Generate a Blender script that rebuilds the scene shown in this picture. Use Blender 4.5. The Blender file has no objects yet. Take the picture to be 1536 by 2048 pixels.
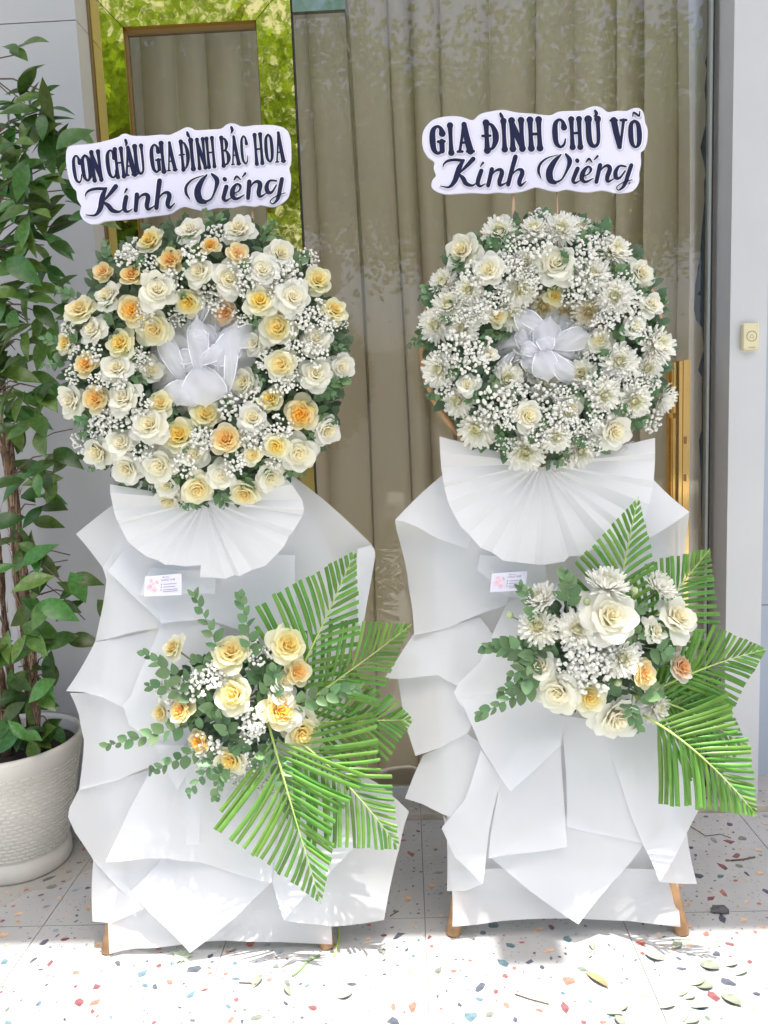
import bpy, math, random
from mathutils import Vector, Matrix, Quaternion, noise
from mathutils.geometry import delaunay_2d_cdt
rnd = random.Random(7)
PI = math.pi
S = bpy.context.scene
COL = S.collection

# ------------------------------------------------------------------ camera
FPX = 1590.0                      # focal length in pixels of the 1536 px wide photograph
CAMH = 1.30
PITCH, YAW, ROLL = math.radians(7.20), math.radians(1.753), math.radians(-2.304)
def cam_axes():
    fwd = Vector((0, math.cos(PITCH), -math.sin(PITCH)))
    up = Vector((0, math.sin(PITCH), math.cos(PITCH)))
    ri = Vector((1, 0, 0))
    Z = Matrix.Rotation(YAW, 3, 'Z')
    fwd, up, ri = Z @ fwd, Z @ up, Z @ ri
    return ri*math.cos(ROLL)+up*math.sin(ROLL), -ri*math.sin(ROLL)+up*math.cos(ROLL), fwd
RI, UP, FW = cam_axes()
CAM = Vector((0, 0, CAMH))
cd = bpy.data.cameras.new('camera')
cd.sensor_fit = 'HORIZONTAL'; cd.sensor_width = 36.0; cd.lens = 36.0*FPX/1536.0
cd.clip_start = 0.05; cd.clip_end = 2000
cam = bpy.data.objects.new('camera', cd); COL.objects.link(cam)
cam.matrix_world = Matrix(((RI.x, UP.x, -FW.x, 0), (RI.y, UP.y, -FW.y, 0), (RI.z, UP.z, -FW.z, CAMH), (0, 0, 0, 1)))
S.camera = cam

# ------------------------------------------------------------------ sky, sun, exposure
TOSUN = Vector((0.12, -0.20, 1.0)).normalized()
w = bpy.data.worlds.new('World'); S.world = w; w.use_nodes = True
nt = w.node_tree; nt.nodes.clear()
sky = nt.nodes.new('ShaderNodeTexSky'); sky.sky_type = 'NISHITA'; sky.sun_disc = False
sky.sun_elevation = math.asin(TOSUN.z); sky.sun_rotation = math.atan2(TOSUN.x, TOSUN.y)
sky.air_density = 0.8; sky.dust_density = 5.0; sky.ozone_density = 0.6
bg = nt.nodes.new('ShaderNodeBackground'); bg.inputs[1].default_value = 0.15
wo = nt.nodes.new('ShaderNodeOutputWorld')
nt.links.new(sky.outputs[0], bg.inputs[0]); nt.links.new(bg.outputs[0], wo.inputs[0])
sl = bpy.data.lights.new('sun', 'SUN'); sl.energy = 4.0; sl.angle = math.radians(0.53); sl.color = (1, 0.96, 0.90)
so = bpy.data.objects.new('sun', sl); COL.objects.link(so)
so.rotation_euler = (-TOSUN).to_track_quat('-Z', 'Y').to_euler(); so.location = (1, -2, 8)
S.view_settings.view_transform = 'Standard'; S.view_settings.look = 'None'
S.view_settings.gamma = 1.0; S.view_settings.use_curve_mapping = False
S.view_settings.exposure = 1.41

# ------------------------------------------------------------------ helpers
def ray(x, y): return FW + RI*((x-768)/FPX) - UP*((y-1024)/FPX)
def at(x, y, Y):                                   # point at real depth Y behind a photograph pixel
    d = ray(x, y); return CAM + d*(Y/d.y)
def fl(x, y, z=0.0):                               # point on the ground
    d = ray(x, y); return CAM + d*((z-CAMH)/d.z)

def mat(name, col=(.8,.8,.8), rough=.6, metal=0.0, spec=.5, noise_s=0, noise_a=0, bump=0, bump_s=60, rand=0, trans=0, transp=0, col2=None, tcol=None):
    m = bpy.data.materials.new(name); m.use_nodes = True
    t = m.node_tree; N = t.nodes; L = t.links; N.clear()
    out = N.new('ShaderNodeOutputMaterial'); p = N.new('ShaderNodeBsdfPrincipled')
    p.inputs['Roughness'].default_value = rough; p.inputs['Metallic'].default_value = metal
    p.inputs['Specular IOR Level'].default_value = spec
    p.inputs['Base Color'].default_value = (*col, 1)
    src = None
    if noise_s or rand:
        tc = N.new('ShaderNodeTexCoord'); mx = N.new('ShaderNodeMix'); mx.data_type = 'RGBA'
        c2 = col2 if col2 else tuple(c*(1-noise_a) for c in col)
        mx.inputs['A'].default_value = (*col, 1); mx.inputs['B'].default_value = (*c2, 1)
        if noise_s:
            nz = N.new('ShaderNodeTexNoise'); nz.inputs['Scale'].default_value = noise_s; nz.inputs['Detail'].default_value = 5
            L.new(tc.outputs['Object'], nz.inputs['Vector'])
            rp = N.new('ShaderNodeValToRGB'); rp.color_ramp.elements[0].position = .35; rp.color_ramp.elements[1].position = .7
            L.new(nz.outputs[0], rp.inputs[0]); L.new(rp.outputs[0], mx.inputs['Factor'])
        src = mx.outputs['Result']
        if not noise_s: mx.inputs['Factor'].default_value = 0
        if rand:
            oi = N.new('ShaderNodeObjectInfo'); hs = N.new('ShaderNodeHueSaturation')
            mr = N.new('ShaderNodeMapRange'); mr.inputs['To Min'].default_value = 1-rand; mr.inputs['To Max'].default_value = 1+rand
            L.new(oi.outputs['Random'], mr.inputs['Value']); L.new(mr.outputs[0], hs.inputs['Value'])
            m2 = N.new('ShaderNodeMapRange'); m2.inputs['To Min'].default_value = .5-rand*.07; m2.inputs['To Max'].default_value = .5+rand*.07
            mul = N.new('ShaderNodeMath'); mul.operation = 'MULTIPLY'; mul.inputs[1].default_value = 7.31
            fr = N.new('ShaderNodeMath'); fr.operation = 'FRACT'
            L.new(oi.outputs['Random'], mul.inputs[0]); L.new(mul.outputs[0], fr.inputs[0]); L.new(fr.outputs[0], m2.inputs['Value'])
            L.new(m2.outputs[0], hs.inputs['Hue']); L.new(src, hs.inputs['Color']); src = hs.outputs['Color']
        L.new(src, p.inputs['Base Color'])
    if bump:
        tc2 = N.new('ShaderNodeTexCoord'); nb = N.new('ShaderNodeTexNoise'); nb.inputs['Scale'].default_value = bump_s; nb.inputs['Detail'].default_value = 4
        bp = N.new('ShaderNodeBump'); bp.inputs['Strength'].default_value = bump; bp.inputs['Distance'].default_value = .003 if bump_s > 20 else .012
        L.new(tc2.outputs['Object'], nb.inputs['Vector']); L.new(nb.outputs[0], bp.inputs['Height']); L.new(bp.outputs[0], p.inputs['Normal'])
    sh = p.outputs[0]
    if trans:
        tr = N.new('ShaderNodeBsdfTranslucent'); tr.inputs[0].default_value = (*(tcol or col), 1)
        if src is not None and tcol is None: L.new(src, tr.inputs[0])
        ms = N.new('ShaderNodeMixShader'); ms.inputs[0].default_value = trans
        L.new(sh, ms.inputs[1]); L.new(tr.outputs[0], ms.inputs[2]); sh = ms.outputs[0]
    if transp:
        tp = N.new('ShaderNodeBsdfTransparent'); ms = N.new('ShaderNodeMixShader'); ms.inputs[0].default_value = transp
        L.new(sh, ms.inputs[1]); L.new(tp.outputs[0], ms.inputs[2]); sh = ms.outputs[0]
    L.new(sh, out.inputs[0])
    return m

def petal_mat(name, inner, outer, r0, r1, rough=.6, trans=.46, rand=.05):
    """petal colour runs from the flower's middle to the rim of the petals"""
    m = mat(name, outer, rough, trans=0); t = m.node_tree; N = t.nodes; L = t.links
    p = [n for n in N if n.type == 'BSDF_PRINCIPLED'][0]; out = [n for n in N if n.type == 'OUTPUT_MATERIAL'][0]
    tc = N.new('ShaderNodeTexCoord'); ln = N.new('ShaderNodeVectorMath'); ln.operation = 'LENGTH'
    ml = N.new('ShaderNodeVectorMath'); ml.operation = 'MULTIPLY'; ml.inputs[1].default_value = (1, 1, .35)
    L.new(tc.outputs['Object'], ml.inputs[0]); L.new(ml.outputs[0], ln.inputs[0])
    nz = N.new('ShaderNodeTexNoise'); nz.inputs['Scale'].default_value = 3.0; L.new(tc.outputs['Object'], nz.inputs['Vector'])
    ad = N.new('ShaderNodeMath'); ad.operation = 'MULTIPLY_ADD'; ad.inputs[1].default_value = .35
    L.new(nz.outputs[0], ad.inputs[0]); L.new(ln.outputs['Value'], ad.inputs[2])
    mr = N.new('ShaderNodeMapRange'); mr.inputs['From Min'].default_value = r0+.17; mr.inputs['From Max'].default_value = r1+.17
    L.new(ad.outputs[0], mr.inputs['Value'])
    mx = N.new('ShaderNodeMix'); mx.data_type = 'RGBA'; mx.inputs['A'].default_value = (*inner, 1); mx.inputs['B'].default_value = (*outer, 1)
    L.new(mr.outputs[0], mx.inputs['Factor'])
    oi = N.new('ShaderNodeObjectInfo'); hs = N.new('ShaderNodeHueSaturation'); m2 = N.new('ShaderNodeMapRange')
    m2.inputs['To Min'].default_value = .75; m2.inputs['To Max'].default_value = 1.2
    L.new(oi.outputs['Random'], m2.inputs['Value']); L.new(m2.outputs[0], hs.inputs['Saturation']); L.new(mx.outputs['Result'], hs.inputs['Color'])
    L.new(hs.outputs[0], p.inputs['Base Color'])
    tr = N.new('ShaderNodeBsdfTranslucent'); L.new(hs.outputs[0], tr.inputs[0])
    ms = N.new('ShaderNodeMixShader'); ms.inputs[0].default_value = trans
    L.new(p.outputs[0], ms.inputs[1]); L.new(tr.outputs[0], ms.inputs[2]); L.new(ms.outputs[0], out.inputs[0])
    return m

def glass_mat(name, tint, ior=1.9, rough=0.0, wav=0):
    m = bpy.data.materials.new(name); m.use_nodes = True; N = m.node_tree.nodes; L = m.node_tree.links; N.clear()
    out = N.new('ShaderNodeOutputMaterial'); tp = N.new('ShaderNodeBsdfTransparent'); tp.inputs[0].default_value = (*tint, 1)
    gl = N.new('ShaderNodeBsdfGlossy'); gl.inputs['Roughness'].default_value = rough; gl.inputs[0].default_value = (1, 1, 1, 1)
    fr = N.new('ShaderNodeFresnel'); fr.inputs[0].default_value = ior
    ms = N.new('ShaderNodeMixShader'); L.new(fr.outputs[0], ms.inputs[0]); L.new(tp.outputs[0], ms.inputs[1]); L.new(gl.outputs[0], ms.inputs[2])
    L.new(ms.outputs[0], out.inputs[0])
    if wav:
        tc = N.new('ShaderNodeTexCoord'); nz = N.new('ShaderNodeTexNoise'); nz.inputs['Scale'].default_value = 2.2
        L.new(tc.outputs['Object'], nz.inputs['Vector'])
        bp = N.new('ShaderNodeBump'); bp.inputs['Strength'].default_value = wav; bp.inputs['Distance'].default_value = .02
        L.new(nz.outputs[0], bp.inputs['Height']); L.new(bp.outputs[0], gl.inputs['Normal'])
    return m

def mesh(name, V, F, m, smooth=False, mi=None):
    me = bpy.data.meshes.new(name); me.from_pydata([tuple(v) for v in V], [], F); me.update()
    for x in (m if isinstance(m, (list, tuple)) else [m]): me.materials.append(x)
    if mi:
        for i, p in enumerate(me.polygons): p.material_index = mi[i]
    if smooth: me.polygons.foreach_set('use_smooth', [True]*len(me.polygons))
    return me
def origin(o):
    v = Vector((0, 0, 0))
    while o: v += o.location; o = o.parent
    return v
def ob(name, me, parent=None, loc=None, q=None, s=None):
    o = bpy.data.objects.new(name, me); COL.objects.link(o)
    if parent: o.parent = parent
    if loc is not None: o.location = loc
    if q is not None: o.rotation_mode = 'QUATERNION'; o.rotation_quaternion = q
    if s is not None: o.scale = (s, s, s) if not hasattr(s, '__len__') else s
    return o
def wob(name, V, F, m, parent=None, smooth=False, mi=None):      # vertices given in world space
    og = origin(parent) if parent else Vector((0, 0, 0))
    return ob(name, mesh(name, [Vector(v)-og for v in V], F, m, smooth, mi), parent)
def tag(o, label=None, cat=None, group=None, kind=None):
    if label: o['label'] = label
    if cat: o['category'] = cat
    if group: o['group'] = group
    if kind: o['kind'] = kind
    return o
def thing(name, label, cat, loc, group=None):
    o = ob(name, None, None, loc); o.empty_display_size = .1
    return tag(o, label, cat, group)
def box(x0, x1, y0, y1, z0, z1):
    V = [(x, y, z) for z in (z0, z1) for y in (y0, y1) for x in (x0, x1)]
    F = [(0, 2, 3, 1), (4, 5, 7, 6), (0, 1, 5, 4), (2, 6, 7, 3), (0, 4, 6, 2), (1, 3, 7, 5)]
    return V, F
def wbox(name, b, m, parent=None): V, F = box(*b); return wob(name, V, F, m, parent)
def prism(poly, y0, y1):                                          # polygon of (x,z), extruded along y
    n = len(poly); V = [(x, y0, z) for x, z in poly]+[(x, y1, z) for x, z in poly]
    F = [tuple(range(n)), tuple(range(2*n-1, n-1, -1))]+[(i, i+n, (i+1) % n+n, (i+1) % n) for i in range(n)]
    return V, F
def catmull(P, n, closed=False):
    P = [Vector(p) for p in P]; out = []; m = len(P)
    for i in range(m if closed else m-1):
        if closed: a, b, c, d = P[(i-1) % m], P[i], P[(i+1) % m], P[(i+2) % m]
        else: a, b, c, d = P[max(i-1, 0)], P[i], P[i+1], P[min(i+2, m-1)]
        for k in range(n):
            t = k/n
            out.append(.5*((2*b)+(c-a)*t+(2*a-5*b+4*c-d)*t*t+(3*b-a-3*c+d)*t**3))
    if not closed: out.append(P[-1])
    return out
def tube(P, R, seg=6, cap=True):
    V, F = [], []; n = len(P); P = [Vector(p) for p in P]
    for i, p in enumerate(P):
        d = (P[min(i+1, n-1)]-P[max(i-1, 0)]).normalized()
        a = d.orthogonal().normalized() if i == 0 else (a - d*a.dot(d)).normalized()
        b = d.cross(a); r = R[i] if hasattr(R, '__len__') else R
        for k in range(seg):
            t = 2*PI*k/seg; V.append(p+a*(r*math.cos(t))+b*(r*math.sin(t)))
    for i in range(n-1):
        for k in range(seg):
            F.append((i*seg+k, i*seg+(k+1) % seg, (i+1)*seg+(k+1) % seg, (i+1)*seg+k))
    if cap: F.append(tuple(range(seg-1, -1, -1))); F.append(tuple((n-1)*seg+k for k in range(seg)))
    return V, F
def join(parts):
    V, F = [], []
    for v, f in parts:
        k = len(V); V += list(v); F += [tuple(i+k for i in q) for q in f]
    return V, F
def lathe(prof, seg, c):
    V = [(c[0]+r*math.cos(2*PI*k/seg), c[1]+r*math.sin(2*PI*k/seg), c[2]+z) for r, z in prof for k in range(seg)]
    F = [(i*seg+k, i*seg+(k+1) % seg, (i+1)*seg+(k+1) % seg, (i+1)*seg+k) for i in range(len(prof)-1) for k in range(seg)]
    return V, F
def zq(d, spin=0.0): return Vector(d).normalized().to_track_quat('Z', 'Y') @ Quaternion((0, 0, 1), spin)

# ------------------------------------------------------------------ materials
M = {}
def terrazzo(name, base, dirt):
    m = mat(name, base, .35, spec=.4); t = m.node_tree; N = t.nodes; L = t.links
    p = [n for n in N if n.type == 'BSDF_PRINCIPLED'][0]
    tc = N.new('ShaderNodeTexCoord'); vo = N.new('ShaderNodeTexVoronoi'); vo.inputs['Scale'].default_value = 140
    L.new(tc.outputs['Object'], vo.inputs['Vector'])
    sp = N.new('ShaderNodeSeparateColor'); L.new(vo.outputs['Color'], sp.inputs[0])
    gt = N.new('ShaderNodeMath'); gt.operation = 'GREATER_THAN'; gt.inputs[1].default_value = .955; L.new(sp.outputs[0], gt.inputs[0])
    lt = N.new('ShaderNodeMath'); lt.operation = 'LESS_THAN'; lt.inputs[1].default_value = .34; L.new(vo.outputs['Distance'], lt.inputs[0])
    mu = N.new('ShaderNodeMath'); mu.operation = 'MULTIPLY'; L.new(gt.outputs[0], mu.inputs[0]); L.new(lt.outputs[0], mu.inputs[1])
    nz = N.new('ShaderNodeTexNoise'); nz.inputs['Scale'].default_value = 5; nz.inputs['Detail'].default_value = 8; L.new(tc.outputs['Object'], nz.inputs['Vector'])
    rp = N.new('ShaderNodeValToRGB'); rp.color_ramp.elements[0].position = .42; rp.color_ramp.elements[1].position = .75; L.new(nz.outputs[0], rp.inputs[0])
    a = N.new('ShaderNodeMix'); a.data_type = 'RGBA'; a.inputs['A'].default_value = (*base, 1); a.inputs['B'].default_value = (*dirt, 1); L.new(rp.outputs[0], a.inputs['Factor'])
    b = N.new('ShaderNodeMix'); b.data_type = 'RGBA'; b.inputs['B'].default_value = (.30, .29, .28, 1); L.new(a.outputs['Result'], b.inputs['A']); L.new(mu.outputs[0], b.inputs['Factor'])
    L.new(b.outputs['Result'], p.inputs['Base Color'])
    mr = N.new('ShaderNodeMapRange'); mr.inputs['To Min'].default_value = .28; mr.inputs['To Max'].default_value = .5; L.new(nz.outputs[0], mr.inputs['Value']); L.new(mr.outputs[0], p.inputs['Roughness'])
    return m
M['tile'] = terrazzo('terrazzo_white', (.40, .405, .405), (.33, .335, .335))
M['step'] = terrazzo('terrazzo_step', (.40, .39, .37), (.27, .26, .24))
M['riser'] = mat('riser_stained', (.50, .45, .35), .7, noise_s=14, noise_a=.5)
M['grout'] = mat('grout', (.20, .19, .18), .9)
M['asphalt'] = mat('street_concrete', (.44, .42, .39), .85, noise_s=1.5, noise_a=.35)
CH = [('terracotta', (.50, .15, .10)), ('peach', (.70, .44, .26)), ('slate', (.085, .10, .135)), ('teal', (.11, .21, .25)),
      ('grey', (.30, .31, .31)), ('sage', (.17, .21, .16)), ('maroon', (.25, .075, .085)), ('pale_blue', (.30, .40, .45)), ('sand', (.56, .46, .34))]
CHM = [mat('chip_'+n, tuple(v*.80+.20*(sum(c)/3) for v in c), .35, noise_s=60, noise_a=.45) for n, c in CH]
M['wall'] = mat('wall_panel_paint', (.50, .505, .51), .45, noise_s=2.5, noise_a=.06, bump=.03, bump_s=200)
M['pillar'] = mat('pillar_paint', (.60, .605, .61), .5, noise_s=3, noise_a=.07, bump=.05, bump_s=120)
M['bluewall'] = mat('side_wall_paint', (.40, .45, .52), .5, noise_s=2, noise_a=.06)
M['joint'] = mat('panel_joint', (.05, .05, .055), .8)
M['gold'] = mat('polished_gold_steel', (.84, .66, .21), .03, 1.0, noise_s=1.2, noise_a=.08, bump=.05, bump_s=6)
M['brass'] = mat('polished_brass', (.86, .58, .22), .10, 1.0)
M['brassdark'] = mat('brass_slot', (.22, .13, .05), .4, .6)
M['jamb'] = mat('jamb_brown', (.22, .15, .07), .4, .3)
M['steel'] = mat('polished_steel', (.22, .27, .22), .06, 1.0, bump=.08, bump_s=5)
M['alu'] = mat('grey_channel', (.44, .47, .45), .4, .2)
M['gasket'] = mat('dark_gasket', (.03, .035, .05), .6)
M['glass'] = glass_mat('shop_glass', (.94, .93, .88), 1.66, 0.0, .02)
M['curtain'] = mat('beige_curtain', (.72, .67, .54), .8, noise_s=1.2, noise_a=.10, trans=.28, bump=.1, bump_s=500)
M['gapdark'] = mat('gap_shade', (.012, .03, .07), .4)  # unlit gap put in as a flat dark colour
M['room'] = mat('room_plaster', (.62, .60, .56), .8, noise_s=1, noise_a=.1)
M['dark'] = mat('dark_interior', (.05, .05, .055), .9)
M['wood'] = mat('stand_wood', (.62, .36, .17), .55, noise_s=22, noise_a=.5, bump=.25, bump_s=90)
M['paper'] = mat('frosted_paper', (.86, .875, .895), .40, spec=.35, trans=.38, transp=.15, tcol=(.86, .89, .93), bump=.35, bump_s=9)
M['fanpaper'] = mat('pleated_paper', (.85, .855, .86), .45, spec=.3, trans=.38, transp=.03, tcol=(.88, .89, .90), bump=.15, bump_s=14)
M['board'] = mat('sign_board', (.72, .71, .86), .3, spec=.3)
M['foam'] = mat('sign_edge', (.85, .85, .9), .6)
M['ink'] = mat('navy_ink', (.012, .012, .055), .3)
M['inkrim'] = mat('white_rim', (.92, .92, .96), .35)
M['inkshade'] = mat('lavender_print', (.62, .60, .76), .35)
M['stick'] = mat('sign_stick', (.50, .36, .22), .6, noise_s=30, noise_a=.3)
M['card'] = mat('card_white', (.75, .745, .87), .4)
M['cardtext'] = mat('card_text', (.22, .20, .27), .5)
M['pink'] = mat('card_pink', (.85, .42, .50), .5, noise_s=200, noise_a=.35, col2=(.88, .70, .76))
M['tulle'] = mat('white_tulle', (.93, .94, .97), .7, trans=.35, transp=.40, tcol=(.85, .87, .96))
M['tulleback'] = mat('gathered_tulle', (.90, .905, .95), .7, trans=.25, transp=.04, tcol=(.8, .82, .92))
M['tulleedge'] = mat('tulle_wire_edge', (.90, .91, .96), .6)
M['foamring'] = mat('green_foam', (.07, .11, .06), .9, noise_s=30, noise_a=.5)
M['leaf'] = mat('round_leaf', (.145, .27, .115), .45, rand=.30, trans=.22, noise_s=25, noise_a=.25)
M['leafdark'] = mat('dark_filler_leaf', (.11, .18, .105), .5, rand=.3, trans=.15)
M['stem'] = mat('green_stem', (.16, .24, .11), .6)
M['palm'] = mat('palm_leaflet', (.15, .35, .055), .35, spec=.5, rand=.25, trans=.30, noise_s=40, noise_a=.2)
M['rachis'] = mat('palm_rachis', (.38, .50, .14), .45)
M['breath'] = mat('babys_breath_white', (.91, .91, .85), .7, trans=.25)
M['breathstem'] = mat('babys_breath_stem', (.24, .33, .16), .7)
M['mum'] = petal_mat('chrysanthemum_white', (.92, .90, .64), (.95, .945, .88), .08, .45, trans=.30)
M['mumc'] = petal_mat('chrysanthemum_cream', (.86, .74, .38), (.88, .84, .68), .12, .62, trans=.30)
M['bud'] = mat('bud_cream', (.46, .54, .30), .6)
ROSE = {'W': (petal_mat('rose_white_heart', (.92, .85, .58), (.93, .91, .78), .05, .5), petal_mat('rose_white_outer', (.92, .91, .76), (.93, .93, .85), .3, .95)),
        'Y': (petal_mat('rose_yellow_heart', (.92, .70, .20), (.93, .86, .48), .05, .55), petal_mat('rose_yellow_outer', (.92, .87, .52), (.93, .92, .72), .3, .95)),
        'O': (petal_mat('rose_apricot_heart', (.91, .54, .14), (.92, .78, .40), .08, .6), petal_mat('rose_apricot_outer', (.91, .76, .40), (.92, .87, .62), .3, .95)),
        'P': (petal_mat('rose_peach_heart', (.86, .50, .22), (.90, .74, .54), .08, .6), petal_mat('rose_peach_outer', (.89, .76, .60), (.89, .84, .76), .3, .95))}
M['vine'] = mat('vine_leaf', (.10, .21, .04), .32, spec=.5, rand=.5, trans=.18, noise_s=9, noise_a=.4)
M['bark'] = mat('fibrous_bark', (.20, .125, .08), .9, noise_s=45, noise_a=.6, bump=.8, bump_s=120)
M['fibre'] = mat('bark_fibre', (.34, .23, .15), .9)
M['twig'] = mat('dry_twig', (.13, .09, .06), .8)
M['pot'] = mat('cream_pot', (.66, .64, .585), .5, noise_s=7, noise_a=.12)
M['soil'] = mat('potting_soil', (.05, .04, .035), .95, noise_s=40, noise_a=.6, bump=.8, bump_s=60)
M['fallen'] = mat('fallen_leaf', (.30, .35, .26), .5, rand=.3, noise_s=60, noise_a=.4)
M['dryleaf'] = mat('dry_leaf', (.42, .27, .13), .6, noise_s=40, noise_a=.4)
M['stone'] = mat('dark_pebble', (.10, .10, .11), .7, noise_s=40, noise_a=.4)
M['bell'] = mat('doorbell_ivory', (.74, .67, .43), .35, noise_s=40, noise_a=.06)
M['bellink'] = mat('doorbell_ink', (.06, .055, .03), .4)
M['treeleaf'] = mat('street_tree_leaf', (.15, .27, .03), .5, trans=.45, noise_s=2, noise_a=.4)
M['stain'] = mat('yellow_stain', (.50, .43, .27), .6, transp=.84)

# ------------------------------------------------------------------ setting: ground, tiles
YG = 2.40                                          # front of the threshold step
SX, SY, T = .005, 1.905, .5
V, F = box(-60, 60, -120, 60, -.30, -.012)
tag(wob('street', V, F, M['asphalt']), kind='structure')
floor = tag(wob('floor', *box(-4.0, 4.0, -1.6, YG, -.010, -.003), M['grout']), kind='structure')
tm = {}
for i in range(-6, 6):
    for j in range(-7, 1):
        x0 = SX+i*T+.0012; y0 = SY+j*T+.0012; x1 = x0+T-.0024; y1 = min(y0+T-.0024, YG-.0008)
        V, F = box(x0, x1, y0, y1, -.009, 0)
        wob('tile', V, F, M['tile'], floor)
chips = []; grid = {}
def chip_poly(c, r, a, asp):
    n = rnd.choice((4, 5, 5, 6, 7)); P = []
    for k in range(n):
        t = 2*PI*(k+rnd.uniform(-.3, .3))/n; q = r*rnd.uniform(.7, 1.12)
        x, y = q*asp*math.cos(t), q/asp*math.sin(t)
        P.append((c[0]+x*math.cos(a)-y*math.sin(a), c[1]+x*math.sin(a)+y*math.cos(a)))
    return P
tries = 0
for want, lo, hi in ((400, .0095, .0165), (560, .006, .0095), (1200, .003, .005), (3600, .0011, .0025)):
    got = 0; tries = 0
    while got < want and tries < want*6:
        tries += 1
        x = rnd.uniform(-1.5, 1.42); y = rnd.uniform(1.30, 2.388); r = rnd.uniform(lo, hi)
        fx = ((x-SX) % T); fy = ((y-SY) % T)
        if min(fx, T-fx, fy, T-fy) < r*1.2: continue
        key = (int(x/.05+100), int(y/.05)); ok = True
        for a in (-1, 0, 1):
            for b in (-1, 0, 1):
                for (X, Y, R) in grid.get((key[0]+a, key[1]+b), ()):
                    if (X-x)**2+(Y-y)**2 < (R+r)**2*1.9: ok = False
        if not ok: continue
        got += 1; grid.setdefault(key, []).append((x, y, r)); chips.append((r, x, y))
chips.sort(reverse=True)
sv, sf, smi = [], [], []; nb = 0
for r, x, y in chips:
    P = chip_poly((x, y), r, rnd.uniform(0, PI), rnd.uniform(1.0, 1.45))
    ci = rnd.choices(range(len(CH)), (5, 5, 5, 4, 3, 2, 3, 3, 2))[0]
    if r < .0035: ci = rnd.choice((2, 4, 4, 6, 5))
    vis = 1.45 < y and abs(x) < 1.25
    if r > .0085 and vis and nb < 300:
        nb += 1; n = len(P)
        V = [(a-x, b-y, .0006) for a, b in P]+[(a-x, b-y, -.004) for a, b in P]
        F = [tuple(range(n))]+[(i, i+n, (i+1) % n+n, (i+1) % n) for i in range(n)]
        ob('chip', mesh('chip', V, F, CHM[ci]), floor, (x, y, 0))
    else:
        k = len(sv); sv += [(a, b, .0006) for a, b in P]; sf.append(tuple(range(k, k+len(P)))); smi.append(ci)
tag(wob('terrazzo_chips', sv, sf, CHM, floor, mi=smi), kind='stuff')
# threshold step with a stained riser
step = tag(wob('threshold_step', *box(-4, 4, YG+.004, 2.60, -.2, .020), M['step']), kind='structure')
wbox('riser', (-.88, 3.9, YG, YG+.0039, -.05, .0195), M['riser'], step)
kv, kf, ki = [], [], []
for k in range(190):
    x = rnd.uniform(-.85, 1.5); y = rnd.uniform(YG+.015, 2.53); r = rnd.choice((.011, .008, .006, .003, .002))
    P = chip_poly((x, y), r, rnd.uniform(0, PI), 1.3); n = len(kv); kv += [(a, b, .0206) for a, b in P]; kf.append(tuple(range(n, n+len(P)))); ki.append(rnd.choice((2, 2, 3, 4, 6, 8)))
tag(wob('terrazzo_chips', kv, kf, CHM, step, mi=ki), kind='stuff')
for x in (-.49, .005, .506): wbox('tile_joint', (x-.001, x+.001, YG+.002, 2.56, .016, .0203), M['grout'], step)

# ------------------------------------------------------------------ setting: facade
YF, YD = 2.43, 2.55
XW = at(152, 40, YF).x                             # outer corner of the left wall
zj = at(152, 40, YF).z
lw = thing('panel_wall', 'pale grey panelled wall standing behind the potted vine', 'wall', (-1.6, YF, 0))
wbox('wall_core', (-3.5, XW-.004, YF+.004, 2.95, 0, 4.6), M['joint'], lw)
for x0, x1 in ((-3.5, XW),):
    wbox('panel', (x0, x1, YF, YF+.12, 0.0, zj-.0015), M['wall'], lw)
    wbox('panel', (x0, x1, YF, YF+.12, zj+.0015, 4.6), M['wall'], lw)
xl, xr = -.898, -.296
dz1 = 2.580
door = thing('brass_framed_door', 'narrow glass door in a wide polished gold frame', 'door', ((xl+xr)/2, YD, .02))
ix0, ix1, iz1, iz0 = -.802, -.401, 2.474, .14
g = .0008
def mit(P, nm='frame_member'): V, F = prism(P, YD-.02, YD+.02); return wob(nm, V, F, M['gold'], door)
mit([(xl, .02), (ix0-g, iz0), (ix0-g, iz1), (xl, dz1-g*2)], 'stile')
mit([(xr, .02), (xr, dz1-g*2), (ix1+g, iz1), (ix1+g, iz0)], 'stile')
mit([(xl+g*2, dz1), (ix0+g, iz1+g), (ix1-g, iz1+g), (xr-g*2, dz1)], 'top_rail')
mit([(xl+g*2, .021), (xr-g*2, .021), (ix1-g, iz0-g), (ix0+g, iz0-g)], 'bottom_rail')
wbox('backing', (xl+.005, ix0-.006, YD+.021, YD+.03, .03, dz1), M['jamb'], door)
wbox('backing', (ix1+.006, xr-.005, YD+.021, YD+.03, .03, dz1), M['jamb'], door)
wbox('backing', (xl+.01, xr-.01, YD+.0305, YD+.035, iz1+.006, dz1), M['jamb'], door)
for b in ((ix0-.004, ix0+.005, YD+.002, YD+.0195, iz0, iz1), (ix1-.005, ix1+.004, YD+.002, YD+.0195, iz0, iz1)):
    wbox('bead', b, M['jamb'], door)
wbox('bead', (ix0+.006, ix1-.006, YD+.002, YD+.0195, iz1-.012, iz1+.002), M['jamb'], door)
wob('glass_pane', [(ix0-.003, YD+.012, iz0-.003), (ix1+.003, YD+.012, iz0-.003), (ix1+.003, YD+.012, iz1+.003), (ix0-.003, YD+.012, iz1+.003)], [(0, 1, 2, 3)], M['glass'], door)
wbox('jamb', (XW-.002, xl-.001, YD-.03, YD+.05, .02, 2.61), M['jamb'], door)
wbox('head_jamb', (XW, xr-.002, YD-.018, YD+.05, dz1+.001, 2.61), M['jamb'], door)
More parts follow.
